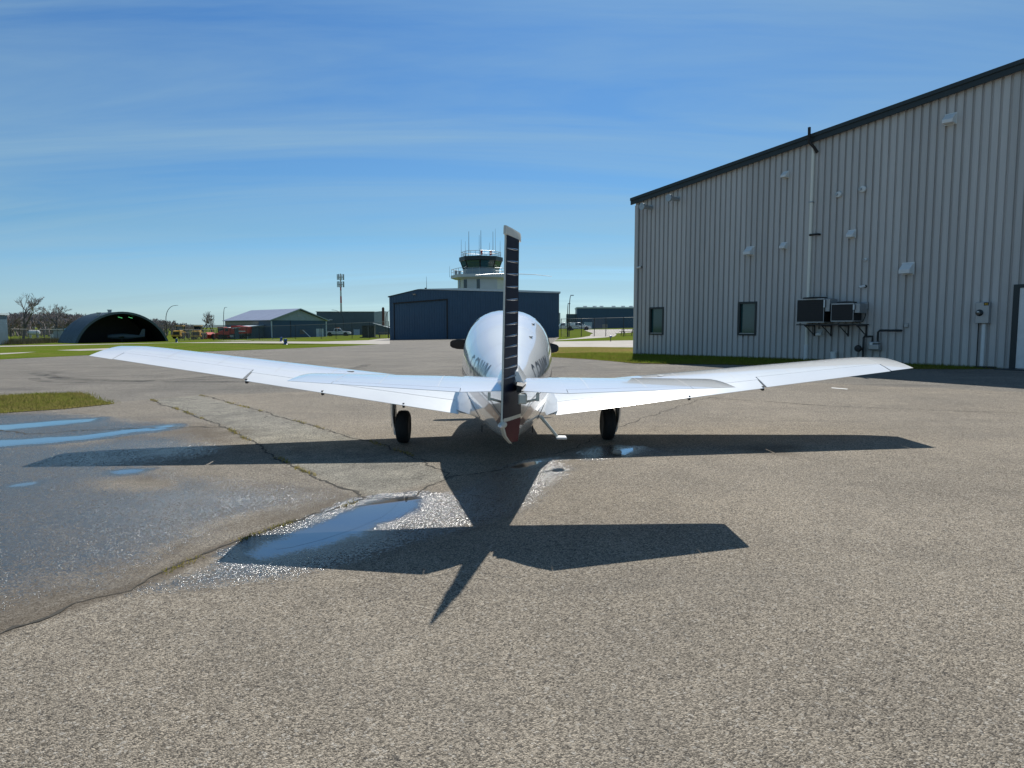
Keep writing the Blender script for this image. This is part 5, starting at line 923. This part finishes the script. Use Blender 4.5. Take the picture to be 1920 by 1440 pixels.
# ================================================================ vehicles
M['car_white'] = mat('car_white', (0.70, 0.71, 0.72), 0.25, coat=0.6)
M['machine_yellow'] = mat('machine_yellow', (0.68, 0.36, 0.03), 0.45, noise=0.2, nscale=2)
M['machine_red'] = mat('machine_red', (0.52, 0.045, 0.03), 0.45, noise=0.2, nscale=2)
def vwheel(t, x, y, r, w, parent_name='wheel'):
    e = MB().lathe([(r*0.6,-w/2),(r*0.93,-w/2),(r,-w*0.3),(r,w*0.3),(r*0.93,w/2),(r*0.6,w/2)], (x, y, r), 'y', 22).build('wheel', M['rubber'], t, 40)
    MB().lathe([(0.0,-w*0.46),(r*0.28,-w*0.46),(r*0.6,-w*0.36),(r*0.6,w*0.36),(r*0.28,w*0.46),(0.0,w*0.46)], (x, y, r), 'y', 16).build('rim', M['galv'], e, 40)
def pickup(loc, rz, label, topper=False, bar=False, stripe_col=None, sc=1.0):
    """length along local x, nose towards +x"""
    t = empty('pickup_truck', loc, rz, label, 'pickup', 'white pickups beyond the fences'); t.scale = (sc,)*3
    b = MB(); b.loft([[(-2.95,s*0.98,0.62),(-2.95,s*0.98,1.08),(-1.05,s*1.0,1.10),(1.35,s*1.0,1.12),(2.55,s*0.96,1.05),(2.92,s*0.88,0.92),(2.95,s*0.86,0.48),(2.35,s*0.98,0.42),(-2.6,s*0.98,0.45)] for s in (-1, 1)]); b.build('body', M['car_white'], t, 30, bevel=0.05, seg=2)
    c = MB(); c.loft([[(-1.02,s*0.95,1.1),(-0.85,s*0.78,1.82),(0.45,s*0.76,1.85),(1.32,s*0.93,1.12)] for s in (-1, 1)]); c.build('cab', M['car_white'], t, 30, bevel=0.04, seg=2)
    for s in (-1, 1):
        for a, e in ((-0.78, -0.15), (-0.08, 0.72)):
            zt, yb, yt = 1.74, 0.935, 0.81; xs2 = min(e, 0.42); MB().add([(a, s*yb, 1.2), (e if e < 0.5 else 1.0, s*yb, 1.2), (xs2, s*yt, zt), (a+0.06, s*yt, zt)], [(0,1,2,3)]).build('side_window', M['glass_dark'], t)
    MB().add([(1.27,-0.82,1.18),(1.27,0.82,1.18),(0.55,0.70,1.80),(0.55,-0.70,1.80)], [(0,1,2,3)]).build('windshield', M['glass_dark'], t, M=Matrix.Translation((0.03,0,0.02)))
    for x in (-1.95, 1.85):
        for s in (-1, 1): vwheel(t, x, s*0.86, 0.40, 0.26); MB().lathe([(0.0,-0.012),(0.50,-0.012),(0.50,0.012),(0.0,0.012)], (x, s*0.985, 0.44), 'y', 20).build('wheel_arch', M['black'], t)
    for s in (-1, 1): MB().bx(2.86, 2.97, s*0.72-0.14, s*0.72+0.14, 0.74, 0.92).build('headlight', M['lens_clear'], t); MB().bx(-2.98, -2.93, s*0.88-0.08, s*0.88+0.08, 0.75, 1.05).build('tail_light', M['lens_red'], t)
    MB().bx(-3.05, -2.96, -0.9, 0.9, 0.45, 0.60).build('bumper', M['chrome'], t); MB().bx(2.951, 3.03, -0.86, 0.86, 0.44, 0.60).build('bumper', M['chrome'], t); MB().bx(-1.0, 1.2, -1.02, 1.02, 0.36, 0.42).build('running_board', M['black'], t)
    if topper: MB().loft([[(-2.93,s*0.95,1.11),(-2.85,s*0.85,1.80),(-1.0,s*0.85,1.84),(-1.03,s*0.95,1.11)] for s in (-1, 1)]).build('topper', M['car_white'], t, 30, bevel=0.04)
    else: MB().bx(-2.8, -1.1, -0.8, 0.8, 1.0, 1.115).build('bed', M['black'], t)
    if bar: MB().bx(-0.4, 0.1, -0.6, 0.6, 1.86, 1.96).build('light_bar', mat('amber', (0.7, 0.25, 0.02), 0.3), t)
    if stripe_col:
        for s in (-1, 1): MB().add([(-2.9,s*1.012,0.98),(-0.6,s*1.012,0.98),(0.3,s*1.012,0.62),(2.2,s*1.006,0.62),(2.2,s*1.006,0.70),(0.4,s*1.012,0.72),(-0.5,s*1.012,1.06),(-2.9,s*1.012,1.06)], [(0,1,6,7),(1,2,5,6),(2,3,4,5)]).build('side_stripe', M['stripe_taupe'], t)
    return t
pickup((-42.1, 166.5, -0.50), 0.05, 'white pickup truck with amber light bar parked on the lawn beside the blue shed', bar=True)
pickup((15.5, 160.9, 0.88), 0.0, 'white striped pickup truck with a canopy near the far blue building', topper=True, stripe_col=True)
pickup((13.0, 172.0, 0.85), math.pi, 'white pickup partly hidden behind the striped pickup')
# yellow loaders seen from behind
def loader(loc, rz, label, m, bucket=False, sc=1.0, nm='wheel_loader'):
    """rear towards local -y"""
    t = empty(nm, loc, rz, label, 'loader', 'heavy machines behind the fence'); t.scale = (sc,)*3
    MB().loft([[(-1.0,y,0.75),(1.0,y,0.75),(1.0*w,y,z),(-1.0*w,y,z)] for y, w, z in ((-3.1,0.85,1.75),(-2.9,0.92,2.0),(-1.2,0.95,2.15))]).build('engine_hood', m, t, 30, bevel=0.06, seg=2)
    MB().bx(-0.75, 0.75, -3.14, -3.08, 0.95, 1.72).build('grille', M['black'], t); MB().bx(-1.2, 1.2, -3.35, -2.3, 0.55, 1.0).build('counterweight', m, t, bevel=0.08, seg=2)
    MB().bx(-0.75, 0.75, -1.15, 0.45, 1.5, 1.95).build('cab_base', m, t); MB().bx(-0.70, 0.70, -1.05, 0.38, 1.955, 3.15).build('cab_glass', M['glass_dark'], t)
    for x in (-0.74, 0.74):
        for y in (-1.1, 0.42): MB().bx(x-0.05, x+0.05, y-0.05, y+0.05, 1.955, 3.16).build('cab_post', M['black'], t)
    MB().bx(-0.85, 0.85, -1.25, 0.6, 3.17, 3.32).build('cab_roof', m, t, bevel=0.04); MB().bx(-0.6, 0.6, 0.3, 2.6, 0.8, 1.4).build('front_frame', m, t)
    for x in (-1.05, 1.05):
        for y in (-1.7, 1.5): e = MB().lathe([(0.4,-0.28),(0.72,-0.28),(0.78,-0.2),(0.78,0.2),(0.72,0.28),(0.4,0.28)], (x, y, 0.78), 'x', 20).build('wheel', M['rubber'], t, 40); MB().lathe([(0.0,-0.2),(0.4,-0.2),(0.4,0.2),(0.0,0.2)], (x, y, 0.78), 'x', 14).build('rim', m, e)
        MB().tube([(x*0.55,0.5,1.7),(x*0.55,2.2,1.3),(x*0.55,3.2,0.7)], 0.14, 6).build('lift_arm', m, t)
    if bucket: MB().loft([[(x,3.0,0.25),(x,4.1,0.1),(x,4.15,0.2),(x,3.3,0.45),(x,3.2,1.35),(x,3.6,1.9),(x,3.4,1.9),(x,2.95,1.3)] for x in (-1.6, 1.6)]).build('bucket', m, t)
    for x in (-0.95, 0.95): MB().tube([(x,-1.1,2.6),(x*1.35,-1.0,2.7)], 0.04, 6).build('mirror_arm', M['black'], t)
    return t
loader((-76.4, 167.4, -1.3), math.radians(12), 'nearer yellow wheel loader seen from behind by the curved street lamp', M['machine_yellow'])
loader((-84.8, 176.0, -1.3), math.radians(4), 'farther yellow wheel loader to the left, partly hidden by grass', M['machine_yellow'])
loader((-64.2, 151.5, -1.05), math.radians(78), 'red wheel loader with black cab and raised front blower', M['machine_red'], True, 0.82)
dt = empty('dump_truck', (-61.0, 150.5, -1.0), math.pi, 'red dump truck parked nose left beside the blue gable shed', 'truck', 'heavy machines behind the fence')
MB().bx(-3.6, 3.2, -0.55, 0.55, 0.75, 1.05).build('chassis', M['black'], dt); MB().loft([[(-3.6,s*1.25,1.25),(-3.75,s*1.25,2.75),(-0.9,s*1.25,2.95),(0.1,s*1.25,2.95),(0.3,s*1.25,1.15)] for s in (-1, 1)]).build('dump_box', M['machine_red'], dt, bevel=0.05)
MB().bx(0.45, 1.75, -1.1, 1.1, 0.95, 2.55).build('cab', M['machine_red'], dt, bevel=0.12, seg=2); MB().loft([[(1.76,s*0.8,0.95),(1.76,s*0.8,1.95),(3.0,s*0.72,1.75),(3.25,s*0.70,0.95)] for s in (-1, 1)]).build('hood', M['machine_red'], dt, bevel=0.08, seg=2)
for s in (-1, 1): MB().bx(0.75, 1.5, s*1.115-0.01, s*1.115+0.01, 1.75, 2.4).build('side_window', M['glass_dark'], dt); MB().bx(-3.0, -1.0, s*1.262-0.008, s*1.262+0.008, 1.65, 1.85).build('side_plate', M['white_plain'], dt)
MB().bx(-0.4, 0.4, -1.15, 1.15, 0.45, 0.95).build('fuel_tank', M['metal_grey'], dt)
for x in (-2.6, -1.4, 2.35):
    for s in (-1, 1): vwheel(dt, x, s*1.0, 0.52, 0.35)
MB().loft([[(3.5,y,0.2),(3.7,y,0.6),(3.55,y,1.15),(3.65,y,1.15),(3.82,y,0.6),(3.62,y,0.2)] for y in (-1.5, 1.5)]).build('plow_blade', M['machine_red'], dt)

# ================================================================ lamps, masts, markers, fences
def street_lamp(base, hgt, arm, label, dark=True, sag=0.55):
    t = empty('street_lamp', base, 0, label, 'street lamp', 'street lamps around the field'); m = M['metal_dark'] if dark else M['galv']; r = max(0.05, hgt*0.011)
    pts = [(0,0,-0.2),(0,0,hgt*0.55)]; s = 1 if arm > 0 else -1; R = abs(arm)
    for k in range(1, 9): a = k/8*math.pi/2; pts.append((s*R*(1-math.cos(a)), 0, hgt*0.55 + hgt*0.43*math.sin(a)))
    pts.append((s*R*1.2, 0, hgt*0.985)); MB().tube(pts, [r]*2 + [r*(1-0.05*k) for k in range(1, 9)] + [r*0.5], 8).build('pole', m, t, 50)
    MB().loft([[(s*(R*1.1)+a*hgt/9, b*hgt/9, hgt*0.985 + c) for b, c in ((-0.13,-0.04),(0.13,-0.04),(0.1,0.06),(-0.1,0.06))] for a in ((-0.1, 0.6) if s > 0 else (-0.6, 0.1))]).build('lamp_head', M['galv'], t); return t
street_lamp((-104.516,207.606,-1.3), 9.6, 2.9, 'tall curved street lamp just right of the arched hangar')
street_lamp((-89.852,202.207,-1.3), 5.4, 1.6, 'curved street lamp between the yellow and red machines')
street_lamp((-86, 205, -1.2), 8.8, 0.5, 'lamp post rising behind the roof of the blue gable shed')
street_lamp((-42.2, 172, -0.6), 6.6, -2.2, 'dark lamp post with arm to the left in front of the slate building')
street_lamp((-31.6, 172, -0.4), 6.2, 0.9, 'slim lamp post just left of the blue hangar')
street_lamp((6.45, 77.5, 0.55), 4.75, 0.16, 'tall dark light pole beside the fence right of the blue hangar')
street_lamp((6.5, 80.5, 0.57), 3.9, 0.06, 'second thin pole beside the fence right of the blue hangar')
# telecom mast
tm_ = empty('telecom_mast', (-69.5, 280, -1.1), 0, 'red and white telecom mast crowded with panel antennas', 'mast')
zz = [0, 12.5, 15.2, 17.5, 20.0, 24.3]
for i, (a, b) in enumerate(zip(zz[:-1], zz[1:])): MB().tube([(0,0,a),(0,0,b-0.005)], [0.50-a*0.011, 0.50-b*0.011], 10).build('mast_section', M['tower_white'] if i % 2 == 0 else M['machine_red'], tm_, 40)
for zc_ in (20.0, 22.9):
    mb = MB(); mb.lathe([(1.15,zc_-0.06),(1.25,zc_-0.06),(1.25,zc_+0.06),(1.15,zc_+0.06)], (0,0,0), 'z', 14); mb.build('platform_ring', M['metal_grey'], tm_)
    for k in range(9): a = 2*math.pi*k/9; MB().bx(-0.17, 0.17, -0.1, 0.1, zc_-1.15, zc_+1.15).build('panel_antenna', M['trim_pale'] if k % 2 else M['metal_grey'], tm_, M=Matrix.Rotation(a, 4, 'Z') @ Matrix.Translation((0, 1.35, 0)))
# blue edge markers
M['marker_blue'] = mat('marker_blue', (0.012, 0.07, 0.25), 0.4)
for p, lb in (((-47.432,96.923,-0.482), 'blue edge marker on the lane in front of the arched hangar'), ((-27.89,82.893,-0.054), 'blue edge marker at the far side of the lane'), ((-20.265,61.342,0.12), 'larger blue edge marker at the near side of the lane')):
    t = empty('edge_marker', p, 0, lb, 'marker', 'blue taxi edge markers'); MB().lathe([(0.20,0),(0.22,0.04),(0.16,0.08),(0.14,0.42),(0.17,0.44),(0.17,0.50),(0.0,0.53)], (0,0,0), 'z', 12).build('post', M['marker_blue'], t, 40); MB().lathe([(0.145,0.24),(0.15,0.25),(0.15,0.32),(0.145,0.33)], (0,0,0), 'z', 12).build('band', M['glass_dark'], t)
t = empty('edge_marker', (7.888,54.813,0.558), 0, 'slim blue topped marker on the right lawn', 'marker', 'blue taxi edge markers'); MB().tube([(0,0,0),(0,0,0.32)], 0.03, 8).build('stake', M['metal_dark'], t); MB().lathe([(0.08,0.32),(0.10,0.36),(0.10,0.44),(0.0,0.48)], (0,0,0), 'z', 12).build('lens', M['marker_blue'], t, 40)
# dark cabinet and picnic tables
t = empty('utility_cabinet', (-22.989,110.316,-0.015), 0.06, 'black utility cabinet on a slab left of the blue hangar', 'cabinet'); MB().bx(-0.95,0.95,-0.8,0.8,0.12,1.85).build('cabinet_body', M['black'], t, bevel=0.03); MB().bx(-1.0,1.0,-0.85,0.85,1.852,1.95).build('lid', M['metal_dark'], t); MB().bx(-1.3,1.3,-1.1,1.1,0,0.118).build('slab', M['metal_dark'], t); MB().bx(-0.02,0.02,-0.812,-0.80,0.2,1.8).build('door_seam', M['metal_grey'], t)
def picnic(loc, rz, label):
    t = empty('picnic_table', loc, rz, label, 'picnic table', 'picnic tables on the lawns')
    for i in range(4): MB().bx(-0.9, 0.9, -0.37+0.19*i, -0.20+0.19*i, 0.72, 0.76).build('plank', M['wood'], t)
    for s in (-1, 1):
        MB().bx(-0.9, 0.9, s*0.68-0.13, s*0.68+0.13, 0.43, 0.47).build('seat', M['wood'], t)
        for x in (-0.65, 0.65): MB().tube([(x, s*0.25, 0.72), (x, s*0.66, 0.0)], 0.045, 4).build('leg', M['wood'], t)
    for x in (-0.65, 0.65): MB().bx(x-0.02, x+0.02, -0.75, 0.75, 0.36, 0.428).build('crossbar', M['wood'], t)
picnic((-19.34,103.632,0.074), 0.1, 'wooden picnic table left of the blue hangar'); picnic((13.595,80.22,0.706), 0.2, 'wooden picnic table on the lawn beside the grey hangar corner')
# fences
M['wire'] = mat('wire', (0.20, 0.21, 0.21), 0.5, metal=0.4)
def fence(pts, hgt, label, sp=3.0, r=0.04, wire=True, posts=None):
    t = empty('chain_link_fence', on_ground(*pts[0]), 0, label, 'fence'); o = t.location
    P = [Vector(p) for p in pts]; D = [0]
    for a, b in zip(P[:-1], P[1:]): D.append(D[-1] + (b-a).length)
    def at(d):
        for i in range(len(P)-1):
            if d <= D[i+1] + 1e-6: q = P[i].lerp(P[i+1], (d-D[i])/(D[i+1]-D[i])); return Vector((q.x-o.x, q.y-o.y, float(zg(q.x, q.y)) - o.z))
    n = max(1, round(D[-1]/sp)); cp = [at(D[-1]*k/n) for k in range(n+1)]
    pm = MB().tube([(0,0,-0.2),(0,0,hgt+0.05)], r, 7).build('post', M['metal_dark'], t); 
    for k, q in enumerate(cp):
        if k == 0: pm.location = q
        else: c = pm.copy(); COL.objects.link(c); c.parent = t; c.location = q
    up = Vector((0,0,1)); MB().tube([q + up*hgt for q in cp], r*0.6, 5).build('top_rail', M['wire'], t)
    if wire:
        v, f = [], []; st = 0.35; w = 0.007; m_ = int(D[-1]/st)
        def strand(a, b):
            dd = (b-a).normalized().cross(Vector((0.3,-0.95,0))).normalized()*w; k = len(v); v.extend([tuple(a-dd), tuple(b-dd), tuple(b+dd), tuple(a+dd)]); f.append((k, k+1, k+2, k+3))
        for i in range(m_):
            d0 = i*st; d1 = min(D[-1], d0 + hgt); strand(at(d0), at(d1) + up*min(hgt, d1-d0)); d2 = max(0, d0 - hgt); strand(at(d0), at(d2) + up*min(hgt, d0-d2))
        k = MB().add(v, f).build('wire_mesh', M['wire'], t); k['kind'] = 'stuff'
    return t
fence([(-58.091,133.364,-0.894)[:2], (-38.311,111.951,-0.353)[:2], (-30.331,108.338,-0.169)[:2], (-16.301,90.74,0.151)[:2]], 2.25, 'chain link fence in front of the sheds on the left', 5.5)
fence([(-79.494,108.779,-1.131)[:2], (-91.613,140.193,-1.3)[:2]], 2.5, 'chain link fence between the left shed and the arched hangar', 4.5)
fence([(-66, 136), (-74, 172)], 2.3, 'chain link fence between the arched hangar and the yellow loaders', 4)
fence([(5.685,79.484,0.561)[:2], (6.338,76.897,0.569)[:2], (9.085,79.494,0.623)[:2], (10.925,75.546,0.648)[:2], (12.918,75.183,0.682)[:2], (17, 76)], 2.05, 'chain link fence and gate posts across the far driveway', 2.6)
# white tank and small hut beyond the left fence
t = empty('storage_tank', (-117, 168, -1.0), 0.2, 'white storage tank beyond the left fence', 'tank'); MB().lathe([(0.0,-1.3),(0.4,-1.25),(0.55,-1.0),(0.55,1.0),(0.4,1.25),(0.0,1.3)], (0,0,1.3), 'x', 16).build('vessel', M['white_plain'], t, 50)
for x in (-0.8, 0.8): MB().bx(x-0.1, x+0.1, -0.4, 0.4, 0, 0.85).build('saddle', M['metal_grey'], t)
t = empty('garden_hut', (-113, 172, -1.2), 0.1, 'small pale hut with green roof beside the arched hangar', 'hut'); MB().bx(-1.3,1.3,-1,1,0,2.0).build('wall', M['wall_pale'], t); MB().prism([(-1.5,2.01),(1.5,2.01),(1.4,2.5),(-1.4,2.5)], -1.2, 1.2).build('roof', M['glass_teal'], t); MB().bx(-2.4,-1.5,-0.4,0.4,0,1.1).build('side_box', M['white_plain'], t)

# ================================================================ bare trees
M['bark'] = mat('bark', (0.12, 0.10, 0.09), 0.9, noise=0.3, nscale=3); M['twig'] = mat('twig', (0.30, 0.255, 0.245), 0.9, noise=0.35, nscale=0.6)
def grow(seed, hgt, spread=0.55, depth=6, first=0.28, rmin=0.018):
    rnd = random.Random(seed); trunk, twig = MB(), MB()
    def rec(p, d, l, r, lev):
        n = 3 if lev < 2 else 2; pts = [p]; q = p; dd = d
        for k in range(n): dd = (dd + Vector((rnd.gauss(0,.12), rnd.gauss(0,.12), rnd.gauss(0.04,.08)))).normalized(); q = q + dd*l/n; pts.append(q)
        (trunk if lev < 3 else twig).tube(pts, [max(rmin, r*(1-0.35*k/n)) for k in range(n+1)], 5 if lev < 3 else 3, cap=False)
        if lev >= depth: return
        for k in range(rnd.choice((2,3,3)) if lev < 4 else 3):
            a = rnd.uniform(0, 6.28); s = rnd.uniform(0.35, 1.0)*spread; perp = Vector((math.cos(a), math.sin(a), rnd.uniform(-.1,.35))); j = rnd.randint(max(1, n-1), n)
            rec(pts[j], (dd + perp*s*1.4).normalized(), l*rnd.uniform(0.62, 0.82), r*0.58, lev+1)
    rec(Vector((0,0,-0.3)), Vector((0,0,1)), hgt*first, hgt*0.024, 0)
    k_ = hgt / max(p[2] for p in twig.v)
    for m_ in (trunk, twig): m_.v = [(p[0]*k_, p[1]*k_, p[2]*k_) for p in m_.v]
    return trunk, twig
def tree(loc, hgt, seed, label, spread=0.55, depth=6):
    t = empty('bare_tree', loc, 0, label, 'tree', 'leafless trees behind the left fence'); a, b = grow(seed, hgt, spread, depth); a.build('trunk', M['bark'], t, 60); b.build('crown', M['twig'], t); return t
tree((-122.5, 172, -1.2), 11.5, 3, 'tallest bare tree behind the left shed', 0.6)
tree((-119.2, 178, -1.2), 9.0, 8, 'second bare tree with low forks right of the tallest one', 0.65)
tree((-97.0, 215, -1.2), 7.0, 21, 'bare tree just behind the right flank of the arched hangar', 0.6)
tree((-96.5, 222, -1.2), 8.0, 5, 'small bare tree standing behind the yellow loaders', 0.6)
# the wood: one mass of leafless crowns
protos = [grow(s, 8.0, 0.6, 5, 0.20, 0.042) for s in (31, 32, 33, 34)]
V, Fc = [], []
def stamp(x, y, sc, k, rz):
    c, s = math.cos(rz), math.sin(rz); z0 = float(zg(x, y))
    for mbp in protos[k]:
        b = len(V); V.extend([(x + sc*(p[0]*c-p[1]*s), y + sc*(p[0]*s+p[1]*c), z0 + sc*p[2]) for p in mbp.v]); Fc.extend([tuple(b+i for i in f) for f in mbp.f])
rw = random.Random(5)
for _ in range(230):
    u = rw.choice([rw.uniform(-60, 175)]*7 + [rw.uniform(270, 365)]*3); y = rw.uniform(205, 290); 
    hpx = float(np.interp(u, [-60, 20, 60, 90, 130, 175, 270, 300, 365], [42, 48, 50, 52, 50, 40, 32, 34, 22]))
    x = (u-960)/1283.26*y; top = hpx*0.86*rw.uniform(0.75, 1.05)/1283.26*y; stamp(x, y, top/8.0*1.0, rw.randrange(4), rw.uniform(0, 6.28))
wood = MB(); wood.v = V; wood.f = Fc; wood.m = [0]*len(Fc); o = wood.build('far_wood', M['twig']); tag(o, 'leafless brown wood behind the fence on the left', 'wood', None, 'stuff')
# rough reeds at the foot of the left fence
vv, ff = [], []
for _ in range(9000):
    f_ = rw.random(); a = Vector((-79.5, 108.5)).lerp(Vector((-89, 136)), f_); x, y = a.x + rw.gauss(-1.6, 1.0), a.y + rw.gauss(0, 1.2); z = float(zg(x, y)); hh = rw.uniform(0.35, 1.15); w = 0.02; b = len(vv); aa = rw.uniform(0, 3.14); vv += [(x-w*math.cos(aa), y-w*math.sin(aa), z), (x+w*math.cos(aa), y+w*math.sin(aa), z), (x+rw.gauss(0,.15), y+rw.gauss(0,.15), z+hh)]; ff.append((b, b+1, b+2))
tag(MB().add(vv, ff).build('reeds', mat('reed', (0.17, 0.14, 0.07), 0.9, noise=0.4, nscale=0.8), None), 'dry reeds along the left fence', 'reeds', None, 'stuff')
# distant ridge on the horizon
M['ridge'] = mat('ridge', (0.10, 0.13, 0.13), 1.0, noise=0.2, nscale=0.01, spec=0.0)
def ridge(x0, x1, y, hmax, label, seed):
    r_ = random.Random(seed); n = 60; xs_ = lin(x0, x1, n); ph = [r_.uniform(0, 6) for _ in range(4)]
    hh = [hmax*(0.55 + 0.2*math.sin(k*0.11+ph[0]) + 0.12*math.sin(k*0.31+ph[1]) + 0.06*math.sin(k*0.9+ph[2]))*min(1, 8*k/n, 8*(n-k)/n) for k in range(n+1)]
    rows = [(0, 0), (120, 0.55), (260, 0.9), (380, 1.0), (600, 0.9), (900, 0.3), (1100, 0)]; mb = MB()
    mb.add([(x, y+dy, -3 + h_*f_) for dy, f_ in rows for x, h_ in zip(xs_, hh)], [(i*(n+1)+j, i*(n+1)+j+1, (i+1)*(n+1)+j+1, (i+1)*(n+1)+j) for i in range(len(rows)-1) for j in range(n)])
    tag(mb.build('hills', M['ridge'], None, 60), label, None, None, 'structure')
ridge(-2600, 900, 2500, 26, 'low hills along the horizon', 4)
